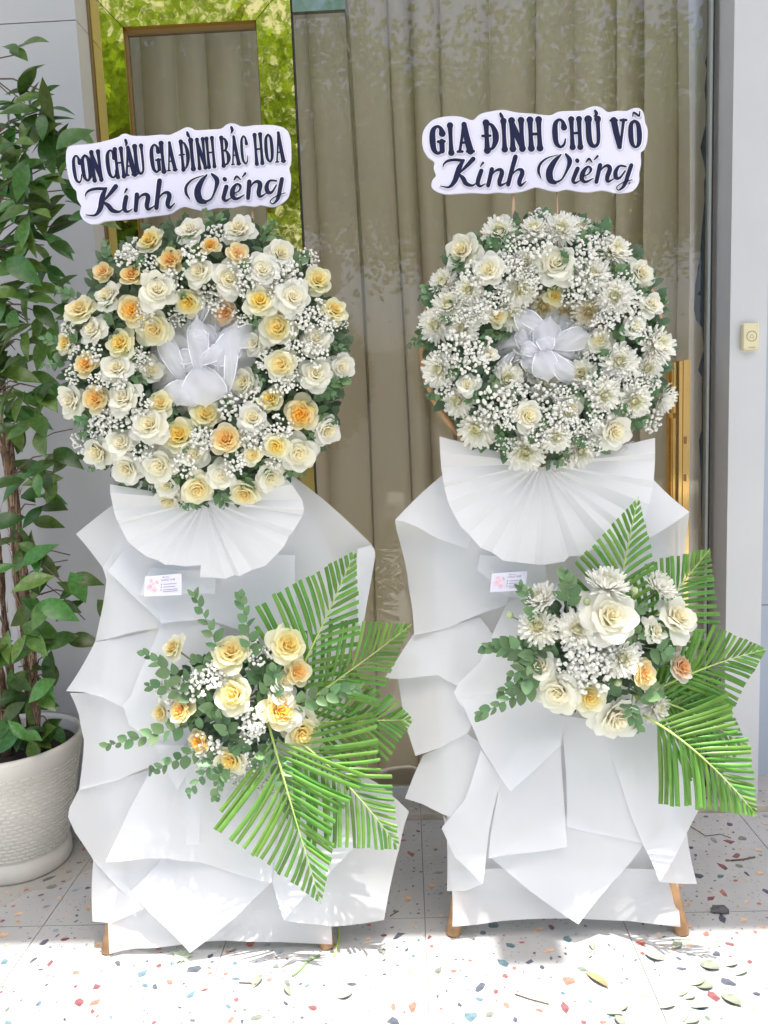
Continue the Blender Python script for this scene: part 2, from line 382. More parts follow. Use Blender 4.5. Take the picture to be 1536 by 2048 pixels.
# frameless shop door
gx0, gx1 = -.292, .945
sd = thing('shop_glass_door', 'large frameless glass door with beige curtain behind it', 'glass door', ((gx0+gx1)/2, YD, .02))
wob('glass_pane', [(gx0, YD, .045), (gx1, YD, .045), (gx1, YD, 3.0), (gx0, YD, 3.0)], [(0, 1, 2, 3)], M['glass'], sd)
wbox('glass_edge', (gx0-.0025, gx0-.0002, YD-.012, YD+.012, .03, 3.0), M['gasket'], sd)
wbox('bottom_rail', (gx0, gx1, YD-.012, YD+.02, .0202, .044), M['alu'], sd)
pz = at(690, 19, YD-.02).z; px1 = at(690, 19, YD-.02).x
V, F = box(gx0+.002, px1, YD-.022, YD-.003, pz, pz+.14); wob('patch_fitting', V, F, M['steel'], sd)
wbox('side_gasket', (gx1+.0005, gx1+.008, YD-.014, YD+.01, .0202, 3.0), M['alu'], sd)
wbox('side_gasket', (gx1+.0085, gx1+.0125, YD-.016, YD+.01, .0202, 3.0), M['gasket'], sd)
# pull handle: polished brass bar standing off the glass, its mirror image shows in the pane
hb = at(1366, 722, YD-.060); hx = hb.x
handle = wbox('pull_handle', (hx-.017, hx-.006, YD-.078, YD-.048, .62, hb.z), M['brass'], sd)
og = origin(handle)
for a, b, dy in ((-.0055, .006, -.083), (.0065, .017, -.074)):
    wbox('handle_rib', (hx+a, hx+b, YD+dy, YD-.048, .62, hb.z+.002), M['brass'], handle)
for py in (880, 955): 
    z = at(1366, py, YD-.085).z
    wbox('slot', (hx-.004, hx+.005, YD-.0838, YD-.0832, z-.012, z+.010), M['brassdark'], handle)
hi = wbox('pull_handle', (hx-.015, hx-.003, YD+.022, YD+.050, .62, hb.z), M['brass'], sd)
wbox('handle_rib', (hx-.0025, hx+.015, YD+.018, YD+.050, .62, hb.z+.001), M['brass'], hi)
for z in (.75, 1.25): wbox('standoff', (hx-.008, hx+.008, YD+.002, YD+.022, z-.008, z+.008), M['brass'], hi)
for z in (.75, 1.25): wbox('standoff', (hx-.008, hx+.008, YD-.048, YD-.002, z-.008, z+.008), M['brass'], handle)
# dark sheet painted for the unlit gap at the tint's torn edge
P = []
for y, x in ((0, 1414), (30, 1416), (110, 1414), (125, 1410), (140, 1415), (180, 1409), (210, 1412), (250, 1411), (275, 1405), (295, 1401), (310, 1404), (325, 1408), (350, 1411), (365, 1408), (400, 1409), (450, 1404), (520, 1399), (570, 1390), (620, 1388), (640, 1392), (655, 1404), (700, 1407), (740, 1396), (755, 1404), (860, 1403), (880, 1398), (960, 1402), (1000, 1401), (1060, 1404), (1090, 1409)):
    q = at(x, y, YD+.006); P.append((q.x, q.z))
fx = gx1-.002
V = []; F = []
for i, (x, z) in enumerate(P): V += [(min(x, fx-.001), YD+.006, z), (fx, YD+.006, z)]
for i in range(len(P)-1): F.append((2*i, 2*i+1, 2*i+3, 2*i+2))
wob('dark_gap', V, F, M['gapdark'], sd)['label'] = 'ragged dark strip standing in for the unlit gap at the torn edge'
# pillar and side wall
px0 = at(1458, 800, YF).x
pl = thing('white_pillar', 'white painted pillar carrying the ivory doorbell', 'pillar', (1.03, 2.6, 0))
pr = at(1519, 1400, YF).x
V, F = box(px0, pr, YF, 3.0, .0, 4.6)
wob('pillar_body', V, F, M['pillar'], pl)
sw = thing('side_wall', 'pale blue wall set back beside the white pillar', 'wall', (1.6, 2.7, 0))
zq2 = at(1528, 1210, 2.60).z
wbox('panel', (pr+.001, 3.5, 2.60, 2.95, 0, zq2-.0015), M['bluewall'], sw)
wbox('panel', (pr+.001, 3.5, 2.60, 2.95, zq2+.0015, 4.6), M['bluewall'], sw)
wbox('wall_core', (pr+.006, 3.49, 2.605, 2.949, zq2-.0014, zq2+.0014), M['joint'], sw)
# upper wall, room and canopy: the roof that keeps the stands in shade
bd = thing('shop_building', 'unseen roofless shop room and upper wall over the glass doors', 'building', (0, 4.2, 0))
wbox('upper_wall', (XW+.001, px0-.001, 2.50, 2.9, 2.62, 4.6), M['dark'], bd) if False else None
wbox('lintel', (XW+.001, px0-.001, 2.50, 2.90, 3.001, 4.6), M['wall'], bd)
wbox('lintel', (XW+.001, xr-.003, YD-.01, 2.62, 2.611, 3.0005), M['wall'], bd)
wbox('room_back', (XW-.1, px0+.1, 4.6, 4.7, 0, 3.0), M['room'], bd)
wbox('room_floor', (XW-.1, px0+.1, 2.601, 4.599, .001, .019), M['room'], bd)  # no ceiling: sun bounces off this floor to backlight the curtain
wbox('room_side', (XW-.1, XW-.003, 2.951, 4.599, .02, 3.0), M['room'], bd)
wbox('room_side', (px0+.003, px0+.1, 3.001, 4.599, .02, 3.0), M['room'], bd)
cz = 4.60; cy = 1.83-.20*cz
cn = thing('canopy', 'flat concrete canopy over the shop front', 'canopy', (0, 2.0, cz))
wbox('slab', (-6, 6, cy, 2.429, cz, cz+.18), M['pillar'], cn)
cx = fl(1085, 1960)
lx_ = cx.x+.12*cz
wbox('shadow_box', (lx_-.085, lx_+.07, cy-.11, cy-.0005, cz, cz+.10), M['alu'], cn)  # added unseen box, placed to cast the soft shadow in mid floor
# curtains
def curtain(name, label, x0, x1, y, z0, z1, seed, amp):
    """cloth hung in soft S folds that overlap themselves"""
    r = random.Random(seed); V, F = [], []; folds = []; x = x0-.1
    while x < x1+.1:
        lam = r.choice((r.uniform(.07, .11), r.uniform(.11, .20))); folds.append((x, lam, r.uniform(.45, 1.0), r.uniform(.10, .24))); x += lam
    pts = []
    for a, lam, h, ov in folds:
        for k in range(16):
            t = k/16; pts.append((a+lam*t+ov*lam*math.sin(2*PI*t), -amp*h*.5*(1-math.cos(2*PI*t)), a+lam*t))
    pts = [p for p in pts if x0 <= p[2] <= x1]; n = len(pts)-1; rows = 10
    for j in range(rows+1):
        z = z0+(z1-z0)*j/rows; g1 = .8+.35*(1-j/rows)
        for px_, py_, s_ in pts:
            V.append((min(max(px_+.012*math.sin(z*1.7+s_*5), x0), x1), y+py_*g1+.004*math.sin(z*3+s_*20), z+(.005*math.sin(s_*38) if j == 0 else 0)))
    for j in range(rows):
        for i in range(n): a = j*(n+1)+i; F.append((a, a+1, a+n+2, a+n+1))
    return tag(wob(name, V, F, M['curtain'], smooth=True), label, 'curtain')
curtain('curtain', 'tall beige pleated curtain hanging behind the frameless glass door', -.382, px0-.002, 2.745, .03, 2.98, 5, .105)
curtain('curtain', 'beige pleated curtain hanging behind the gold framed door', xl-.025, -.386, 2.745, .03, 2.60, 9, .09)
# doorbell on the pillar
ba, bb = at(1482, 646, YF-.01), at(1517, 701, YF-.01)
bc = (ba+bb)/2; bw, bh = .0235, abs(ba.z-bb.z)/2*.97
bell = thing('doorbell', 'small ivory doorbell push with a black ring on white pillar', 'doorbell', (bc.x, YF, bc.z-bh))
def rrect(w2, h2, r, n=6):
    P = []
    for cx_, cy_, a0 in ((w2-r, h2-r, 0), (-w2+r, h2-r, PI/2), (-w2+r, -h2+r, PI), (w2-r, -h2+r, 1.5*PI)):
        for k in range(n+1): a = a0+PI/2*k/n; P.append((cx_+r*math.cos(a), cy_+r*math.sin(a)))
    return P
P0 = rrect(bw, bh, .008); P1 = rrect(bw-.003, bh-.003, .007); n = len(P0)
V = [(bc.x+x, YF-.0002, bc.z+z) for x, z in P0]+[(bc.x+x, YF-.015, bc.z+z) for x, z in P0]+[(bc.x+x, YF-.019, bc.z+z) for x, z in P1]
F = [(i, (i+1) % n, n+(i+1) % n, n+i) for i in range(n)]+[(n+i, n+(i+1) % n, 2*n+(i+1) % n, 2*n+i) for i in range(n)]+[tuple(range(2*n, 3*n))]
wob('body', V, F, M['bell'], bell)
def ring(cx_, cz_, r0, r1, y, seg=40):
    V = [(cx_+r*math.cos(2*PI*k/seg), y, cz_+r*math.sin(2*PI*k/seg)) for r in (r0, r1) for k in range(seg)]
    return V, [(k, (k+1) % seg, seg+(k+1) % seg, seg+k) for k in range(seg)]
V, F = ring(bc.x+.002, bc.z+.001, .0138, .0152, YF-.0195); wob('button_ring', V, F, M['bellink'], bell)
bp_ = catmull([(bc.x-.004, 0, bc.z-.003), (bc.x-.002, 0, bc.z+.001), (bc.x+.002, 0, bc.z+.006), (bc.x+.006, 0, bc.z+.001), (bc.x+.008, 0, bc.z-.003), (bc.x+.002, 0, bc.z-.004)], 5, True)
V, F = tube([(p.x, YF-.0193, p.z) for p in bp_]+[(bp_[0].x, YF-.0193, bp_[0].z)], .0004, 4); wob('bell_symbol', V, F, M['bellink'], bell)
V, F = ring(bc.x+.017, bc.z+bh-.010, .0002, .0012, YF-.0195, 10); wob('indicator', V, F, M['bellink'], bell)
FONT = bpy.data.fonts.load('<builtin>')
def text(name, s, origin_w, xdir, ydir, size, m, parent):
    cu = bpy.data.curves.new(name, 'FONT'); cu.font = FONT; cu.body = s; cu.size = 1.0; cu.resolution_u = 3
    tmp = bpy.data.objects.new('tmp', cu); COL.objects.link(tmp)
    bpy.context.view_layer.update()
    me = bpy.data.meshes.new_from_object(tmp); bpy.data.objects.remove(tmp)
    xs = [v.co.x for v in me.vertices]; k = size/(max(xs)-min(xs)); og = origin(parent); x0 = min(xs)
    for v in me.vertices:
        v.co = Vector(origin_w)+Vector(xdir)*((v.co.x-x0)*k)+Vector(ydir)*(v.co.y*k)-og
    me.materials.clear(); me.materials.append(m)
    return ob(name, me, parent)
text('lettering', 'CACAZI', (bc.x-.0075, YF-.0195, bc.z-bh+.006), (1, 0, 0), (0, 0, 1), .019, M['bellink'], bell)

# ------------------------------------------------------------------ street behind the camera: trees seen mirrored in door and glass
def street_tree(label, loc, rad, seed):
    r = random.Random(seed); t = thing('street_tree', label, 'tree', loc, 'trees across the street')
    V, F = join([tube([(0, 0, 0), (.05, .03, 1.5), (-.04, .05, 3.0), (.1, 0, 4.6)], [.17, .14, .11, .05], 8)] +
                [tube([(0, 0, 2.4+.3*k), (math.cos(k*1.3)*.9, math.sin(k*1.3)*.9, 3.4+.4*k), (math.cos(k*1.3)*1.6, math.sin(k*1.3)*1.6, 3.9+.5*k)], [.07, .045, .02], 6) for k in range(6)])
    ob('trunk', mesh('trunk', V, F, M['bark'], True), t)
    V, F = [], []
    cl = [Vector((r.gauss(0, rad*.55), r.gauss(0, rad*.5), 4.3+r.gauss(0, .55))) for _ in range(130)]
    for i in range(17000):
        c = r.choice(cl)+Vector((r.gauss(0, .32), r.gauss(0, .32), r.gauss(0, .24)))
        d = Vector((r.gauss(0, 1), r.gauss(0, 1), r.gauss(0, .6))).normalized(); e = d.orthogonal().normalized()
        l, wd = r.uniform(.06, .11), r.uniform(.022, .04); k = len(V)
        V += [c, c+d*l*.5+e*wd, c+d*l, c+d*l*.5-e*wd]; F.append((k, k+1, k+2, k+3))
    ob('crown', mesh('crown', V, F, M['treeleaf']), t)
street_tree('leafy street tree across the road opposite the gold framed door', (-2.6, -4.2, -.012), 1.9, 1)
street_tree('leafy street tree across the road opposite the frameless glass door', (.9, -4.8, -.012), 2.0, 2)
street_tree('leafy street tree across the road opposite the white pillar', (3.9, -5.0, -.012), 1.8, 3)
street_tree('leafy street tree far up the road beyond the panelled wall', (-5.8, -5.2, -.012), 2.0, 4)
gw = thing('sky_block_wall', 'long plain wall added across the street to block low sky', 'wall', (0, -8.5, -.012))  # added out of view, keeps bright low sky from mirroring in the glass
wbox('wall_body', (-16, 16, -8.6, -8.4, -.012, 2.2), M['pillar'], gw)
wbox('coping', (-16, 16, -8.64, -8.36, 2.201, 2.28), M['pillar'], gw)

# ------------------------------------------------------------------ flower meshes
def grid_faces(nu, nv, k): return [(k+j*(nu+1)+i, k+j*(nu+1)+i+1, k+(j+1)*(nu+1)+i+1, k+(j+1)*(nu+1)+i) for j in range(nv) for i in range(nu)]
def heart_mesh(seed, n, R, ruffle, m):
    """furled middle petals of a rose: overlapping cupped petals on a spiral"""
    r = random.Random(seed); V, F = [], []; nu, nv = 6, 5
    for k in range(n):
        t = (k+.4)/n; rad = R*(.10+.90*t**.85); a0 = k*2.39996+r.uniform(-.25, .25)
        hw = 1.25-.40*t; top = .58-.30*t+r.uniform(-.05, .05); k0 = len(V); ph = r.uniform(0, 6)
        for j in range(nv+1):
            v = j/nv
            for i in range(nu+1):
                u = -1+2*i/nu
                rr = rad*(.38+.78*v-.22*v*v)+.035*u*R
                if v > .7: rr += R*(.10+.16*t)*((v-.7)/.3)**2
                rr += ruffle*v*v*math.sin(u*5+ph)*rad
                z = -.34+(top+.34)*v-.13*v*u*u-(.05+.07*t)*max(0, (v-.75)/.25)**2
                a = a0+u*hw*(.55+.45*math.sin(PI*(.15+.75*v)))
                V.append((rr*math.cos(a), rr*math.sin(a), z))
        F += grid_faces(nu, nv, k0)
    V2, F2 = lathe([(.01, .40), (R*.12, .34), (R*.45, .02), (R*.5, -.3)], 8, (0, 0, 0)); F += [tuple(i+len(V) for i in f) for f in F2]; V += V2
    return mesh('rose_heart', V, F, m, True)
def guard_mesh(seed, n, m, reflex=.5, pointed=.3, R=1.0):
    """opened outer petals, tips rolled back"""
    r = random.Random(seed); V, F = [], []; nu, nv = 6, 6
    for k in range(n):
        lay = k/(n-1); a0 = k*2*PI*.382+r.uniform(-.3, .3); L = R*(.62+.42*lay)*r.uniform(.88, 1.08); W = R*(.44+.10*lay)*r.uniform(.85, 1.1)
        lift = .62-.62*lay+r.uniform(-.12, .12); rf = reflex*r.uniform(.5, 1.3); k0 = len(V); tw = r.uniform(-.25, .25)
        ca, sa = math.cos(a0), math.sin(a0)
        for j in range(nv+1):
            v = j/nv
            for i in range(nu+1):
                u = -1+2*i/nu
                shp = max(.05, math.sin(PI*min(.10+.74*v, .97)))**.6*(1-pointed*max(0, v-.6)*1.6)
                lat = u*W*shp; out = .14*R+L*v*(1-.10*u*u*v)
                z = -.36+lift*v*R+.34*v*R-.40*rf*v**3*R+.16*u*u*R*(1-v)*.9-.20*rf*abs(u)**3*v*R+tw*u*v*.3*R
                z += .025*math.sin(9*v+5*u+k)
                V.append((out*ca-lat*sa, out*sa+lat*ca, z))
        F += grid_faces(nu, nv, k0)
    return mesh('rose_petals', V, F, m, True)
RM = {}
for ti, ty in enumerate('WYOP'):
    h, g_ = ROSE[ty]
    RM[ty] = []
    for v in range(4):
        if ty in 'OP': RM[ty].append((heart_mesh(50+v+9*ti, 24, .66, .16, h), guard_mesh(80+v+9*ti, 8, g_, .35, .0, .98)))
        elif ty == 'Y': RM[ty].append((heart_mesh(50+v+9*ti, 20, .57, .06, h), guard_mesh(80+v+9*ti, 10, g_, .5, .2, 1.02)))
        else: RM[ty].append((heart_mesh(50+v+9*ti, 18, .52, .03, h), guard_mesh(80+v+9*ti, 11, g_, .7, .35, 1.08)))
def mum_mesh(seed, m, closed=0.0):
    r = random.Random(seed); V, F = [], []
    rows = [(24, 1.0, -14), (26, 1.0, 2), (26, .96, 16), (24, .90, 30), (22, .80, 43), (20, .68, 55), (18, .56, 66), (14, .44, 76), (10, .34, 84)]
    for ri_, (n, L, el) in enumerate(rows):
        for k in range(n):
            a = 2*PI*(k+r.uniform(-.35, .35))/n+ri_*.4; e = math.radians(min(88, el+closed*(38-ri_*3)+r.uniform(-9, 9))); l = L*r.uniform(.82, 1.08); wd = .095*r.uniform(.8, 1.15)
            cur = r.uniform(.4, 1.5); d = Vector((math.cos(a), math.sin(a), 0)); t = Vector((-math.sin(a), math.cos(a), 0)); k0 = len(V)
            p = d*.05+Vector((0, 0, -.12)); seg = 5; ee = e-.25
            for j in range(seg+1):
                v = j/seg; wv = wd*(.45+.9*v if v < .6 else (.99-.9*(v-.6)*1.1)); up = Vector((0, 0, 1))
                nrm = (-d*math.sin(ee)+up*math.cos(ee))
                V += [p+t*wv+nrm*wv*.6, p, p-t*wv+nrm*wv*.6]
                p = p+(d*math.cos(ee)+up*math.sin(ee))*(l/seg); ee += cur*(.05+.32*v)
            F += grid_faces(2, seg, k0)
    V2, F2 = lathe([(.18, .06), (.13, .16), (.03, .20)], 8, (0, 0, 0)); F += [tuple(i+len(V) for i in f) for f in F2]; V += V2
    return mesh('chrysanthemum', V, F, m, True)
MUM = [mum_mesh(i, M['mum']) for i in range(4)]; MUMC = [mum_mesh(20+i, M['mumc']) for i in range(2)]; MUMS = [mum_mesh(30+i, M['mum'], .75) for i in range(2)]
def ico(c, r, rr):
    p = (1+5**.5)/2; B = [(-1, p, 0), (1, p, 0), (-1, -p, 0), (1, -p, 0), (0, -1, p), (0, 1, p), (0, -1, -p), (0, 1, -p), (p, 0, -1), (p, 0, 1), (-p, 0, -1), (-p, 0, 1)]
    q = Quaternion((rr.random()-.5, rr.random()-.5, rr.random()-.5, rr.random()-.5)).normalized()
    V = [Vector(c)+(q @ Vector(b))*(r/1.9*rr.uniform(.75, 1.15)) for b in B]
    F = [(0, 11, 5), (0, 5, 1), (0, 1, 7), (0, 7, 10), (0, 10, 11), (1, 5, 9), (5, 11, 4), (11, 10, 2), (10, 7, 6), (7, 1, 8), (3, 9, 4), (3, 4, 2), (3, 2, 6), (3, 6, 8), (3, 8, 9), (4, 9, 5), (2, 4, 11), (6, 2, 10), (8, 6, 7), (9, 8, 1)]
    return V, F
def breath_mesh(seed, n=46):
    """a spray of tiny white blossoms, unit radius, stems coming from the origin"""
    r = random.Random(seed); pb, ps = [], []
    for i in range(n):
        a = r.uniform(0, 2*PI); q = r.random()**.55; h = .25+r.uniform(-.25, .5)*(1.1-q)
        c = Vector((q*math.cos(a), q*math.sin(a), h)); s = r.uniform(.10, .16)
        pb.append(ico(c, s, r))
        if i % 2 == 0: pb.append(ico(c+Vector((r.uniform(-.05, .05), r.uniform(-.05, .05), .04)), s*.7, r))
        if i % 2 == 0: ps.append(tube([(0, 0, -.5), (c.x*.4, c.y*.4, -.1+h*.2), tuple(c)], .008, 3, False))
    Vb, Fb = join(pb); Vs, Fs = join(ps); k = len(Vb)
    return mesh('babys_breath', Vb+Vs, Fb+[tuple(i+k for i in f) for f in Fs], [M['breath'], M['breathstem']], True, [0]*len(Fb)+[1]*len(Fs))
BB = [breath_mesh(i) for i in range(5)]
def leaf_mesh(name, m, wid=.42, cup=.12, droop=.1, nv=6, pointy=.0, nu=2):
    V, F = [], []
    for j in range(nv+1):
        v = j/nv; wv = wid*math.sin(PI*min(1, v**(.8+pointy*.3)))**(.75+pointy*.6)
        for i in range(nu+1):
            u = -1+2*i/nu
            V.append((v, u*wv*.5 if nu else 0, cup*abs(u)*wv-droop*v*v))
    F = grid_faces(nu, nv, 0)
    return mesh(name, V, F, m, True)
LEAF = [leaf_mesh('leaf', M['leaf'], .62, .2, .12), leaf_mesh('leaf', M['leaf'], .74, .1, -.05), leaf_mesh('leaf', M['leaf'], .50, .25, .2)]
VINE = [leaf_mesh('leaf', M['vine'], .44, .18, .25, 8, .5), leaf_mesh('leaf', M['vine'], .50, .12, .45, 8, .5), leaf_mesh('leaf', M['vine'], .40, .2, .1, 8, .6)]

def leaf_quat(d, nrm):
    x = Vector(d).normalized(); z = Vector(nrm); z = (z-x*z.dot(x))
    if z.length < 1e-4: z = x.orthogonal()
    z.normalize(); y = z.cross(x)
    return Matrix(((x.x, y.x, z.x), (x.y, y.y, z.y), (x.z, y.z, z.z))).to_quaternion()
PXM = 1.8/FPX                                     # metres per pixel at the stands
def place(name, me, parent, w, d, spin, s): return ob(name, me, parent, Vector(w)-origin(parent), zq(d, spin), s)
def add_rose(parent, w, d, s, ty):
    h, g_ = rnd.choice(RM[ty]); o = place('rose', g_, parent, w, d, rnd.uniform(0, 6.28), s)
    ob('rose_heart', h, o); return o
def add_sprig(parent, pts, leaf_px, n, sizes=(1.0, .45), view=(0, -1, .15)):
    """woody stem with paired oval leaves; pts are world points from base to tip"""
    P = catmull(pts, 5); base = P[0]; L = [p-base for p in P]
    V, F = tube(L, [.0016-.0011*i/len(L) for i in range(len(L))], 4)
    o = ob('leaf_sprig', mesh('leaf_sprig', V, F, M['stem']), parent, base-origin(parent))
    for k in range(n):
        t = .22+.78*k/max(1, n-1); f = t*(len(L)-1); i = min(int(f), len(L)-2); p = L[i].lerp(L[i+1], f-i); d = (L[i+1]-L[i]).normalized()
        sd = Vector(view).cross(d).normalized()*(1 if k % 2 else -1)
        sz = leaf_px*PXM*(sizes[0]+(sizes[1]-sizes[0])*t)*rnd.uniform(.8, 1.2)
        dr = (d*(.45+.5*t)+sd*(1.0-.6*t)+Vector(view)*rnd.uniform(-.25, .45)).normalized()
        nr = Vector(view)+Vector((rnd.uniform(-.6, .6), rnd.uniform(-.3, .3), rnd.uniform(-.3, .7)))
        ob('leaf', rnd.choice(LEAF), o, p, leaf_quat(dr, nr), sz)
    return o
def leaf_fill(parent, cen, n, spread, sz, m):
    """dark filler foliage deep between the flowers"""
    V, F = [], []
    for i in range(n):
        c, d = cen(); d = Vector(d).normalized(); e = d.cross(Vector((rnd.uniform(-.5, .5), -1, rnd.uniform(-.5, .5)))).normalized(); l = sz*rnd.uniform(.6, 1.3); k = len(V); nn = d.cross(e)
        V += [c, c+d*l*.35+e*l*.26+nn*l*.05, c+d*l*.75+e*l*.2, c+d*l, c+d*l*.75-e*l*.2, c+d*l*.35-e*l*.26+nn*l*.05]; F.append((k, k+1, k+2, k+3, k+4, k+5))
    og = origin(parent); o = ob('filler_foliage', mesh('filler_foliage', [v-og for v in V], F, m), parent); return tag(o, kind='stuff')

# ------------------------------------------------------------------ paper sheets
def sheet(parent, pts, yf, name='paper_sheet', step=22, wr=.35):
    """a loose sheet of frosted wrapping paper: outline points (px, py, cm in front of the stand)"""
    B = []; n = len(pts)
    for i in range(n):
        a, b = Vector(pts[i]), Vector(pts[(i+1) % n]); L = (Vector((b.x, b.y))-Vector((a.x, a.y))).length; k = max(1, int(L/step))
        for j in range(k):
            t = j/k; p = a.lerp(b, t); p.z += wr*1.5*math.sin(PI*t)*math.sin(3.1*i+1+t*2.0); bw_ = min(5.0, L*.022)*math.sin(PI*t)*math.sin(i*2.7+pts[0][0]); p.x += bw_*(b.y-a.y)/max(L, 1); p.y -= bw_*(b.x-a.x)/max(L, 1); B.append(p)
    m = len(B)
    xs = [p.x for p in B]; ys = [p.y for p in B]
    def inside(x, y):
        c = False; j = m-1
        for i in range(m):
            if (ys[i] > y) != (ys[j] > y) and x < (xs[j]-xs[i])*(y-ys[i])/(ys[j]-ys[i])+xs[i]: c = not c
            j = i
        return c
    Q = []; y = min(ys)+step*.5; row = 0
    while y < max(ys):
        x = min(xs)+step*(.5 if row % 2 else .0)
        while x < max(xs):
            if inside(x, y) and min((x-p.x)**2+(y-p.y)**2 for p in B) > (step*.55)**2: Q.append((x, y))
            x += step
        y += step*.87; row += 1
    sx, sy = rnd.uniform(0, 9), rnd.uniform(0, 9)
    D = []
    for x, y in Q:
        ws = zs = 0
        for p in B: q = 1/((x-p.x)**2+(y-p.y)**2)**1.15; ws += q; zs += q*p.z
        D.append(zs/ws+wr*2.0*noise.noise(Vector((x/95+sx, y/95+sy, .3)))+wr*.5*noise.noise(Vector((x/34+sy, y/60+sx, .7))))
    P2 = [Vector((p.x, p.y)) for p in B]+[Vector(q) for q in Q]
    ov, oe, of, *_ = delaunay_2d_cdt(P2, [(i, (i+1) % m) for i in range(m)], [], 1, 1e-4)
    dz = [p.z for p in B]+D
    V = []
    for i, v in enumerate(ov):
        d = dz[i] if i < len(dz) else 0
        V.append(at(v.x, v.y, yf+.055*(1880-v.y)/870-d*.01))
    return wob(name, V, [tuple(f) for f in of], M['paper'], parent, True)
def fan(parent, c, rim, yf, pleats, d0, d1, amp=.9):
    """pleated paper fan, folds radiating from c"""
    rimP = catmull([(x, y, 0) for x, y in rim], 12); n = 2*pleats
    L = [0]
    for i in range(1, len(rimP)): L.append(L[-1]+(rimP[i]-rimP[i-1]).length)
    def pt(s):
        s *= L[-1]
        for i in range(1, len(L)):
            if L[i] >= s: return rimP[i-1].lerp(rimP[i], (s-L[i-1])/max(1e-6, L[i]-L[i-1]))
        return rimP[-1]
    V, F = [], []; rings = 6
    js = [rnd.uniform(-.42, .42) for _ in range(n+1)]; ja = [rnd.uniform(.15, 1.5) for _ in range(n+1)]
    for i in range(n+1):
        s = min(1, max(0, (i+(js[i] if 0 < i < n else 0))/n)); p = pt(s)
        for j in range(rings+1):
            t = .04+.96*j/rings; x = c[0]+(p.x-c[0])*t; y = c[1]+(p.y-c[1])*t*(1+(.016 if i % 2 else -.016))
            d = d0+(d1-d0)*t**1.3+(amp*ja[i]*(1 if i % 2 else -1))*(.25+.75*t)*(1 if t < .95 else .9)
            V.append(at(x, y, yf+.055*(1880-y)/870-d*.01))
    for i in range(n):
        for j in range(rings): a = i*(rings+1)+j; F.append((a, a+rings+1, a+rings+2, a+1))
    return wob('paper_fan', V, F, M['fanpaper'], parent)

def stand(label, feet, apex, yf, hoop, sheets, fanargs):
    f0, f1 = fl(*feet[0]), fl(*feet[1]); base = (f0+f1)/2+Vector((0, .12, 0)); base.z = 0
    t = thing('flower_stand', label, 'flower stand', base, 'paper wrapped funeral flower stands')
    ap = at(apex[0], apex[1], yf+.25)
    for f in (f0, f1):
        e = ap.copy(); e.x += .05*(1 if f.x > ap.x else -1); P = [f.lerp(e, k/6) for k in range(7)]
        V, F = tube(P, [.018, .0175, .0165, .016, .015, .014, .013], 12); wob('leg', V, F, M['wood'], t, True)
    r = Vector((base.x, base.y+.36, 0)); P = [r.lerp(ap, k/4) for k in range(5)]
    V, F = tube(P, .014, 10); wob('rear_leg', V, F, M['wood'], t, True)
    for k in (.30, .62):
        a, b = f0.lerp(ap, k), f1.lerp(ap, k); V, F = tube([a+Vector((0, .02, 0)), b+Vector((0, .02, 0))], .010, 8); wob('crossbar', V, F, M['wood'], t, True)
    hx_, hy_, hr = hoop; pts = [at(hx_+hr*math.cos(2*PI*k/40), hy_+hr*1.02*math.sin(2*PI*k/40), yf+.055*(1880-hy_)/870-.015) for k in range(41)]
    V, F = tube(pts, .009, 8, False); wob('hoop', V, F, M['wood'], t, True)
    for s in sheets: sheet(t, s, yf)
    fan(t, *fanargs[:2], yf, *fanargs[2:])
    return t
YL, YR = 1.815, 1.845
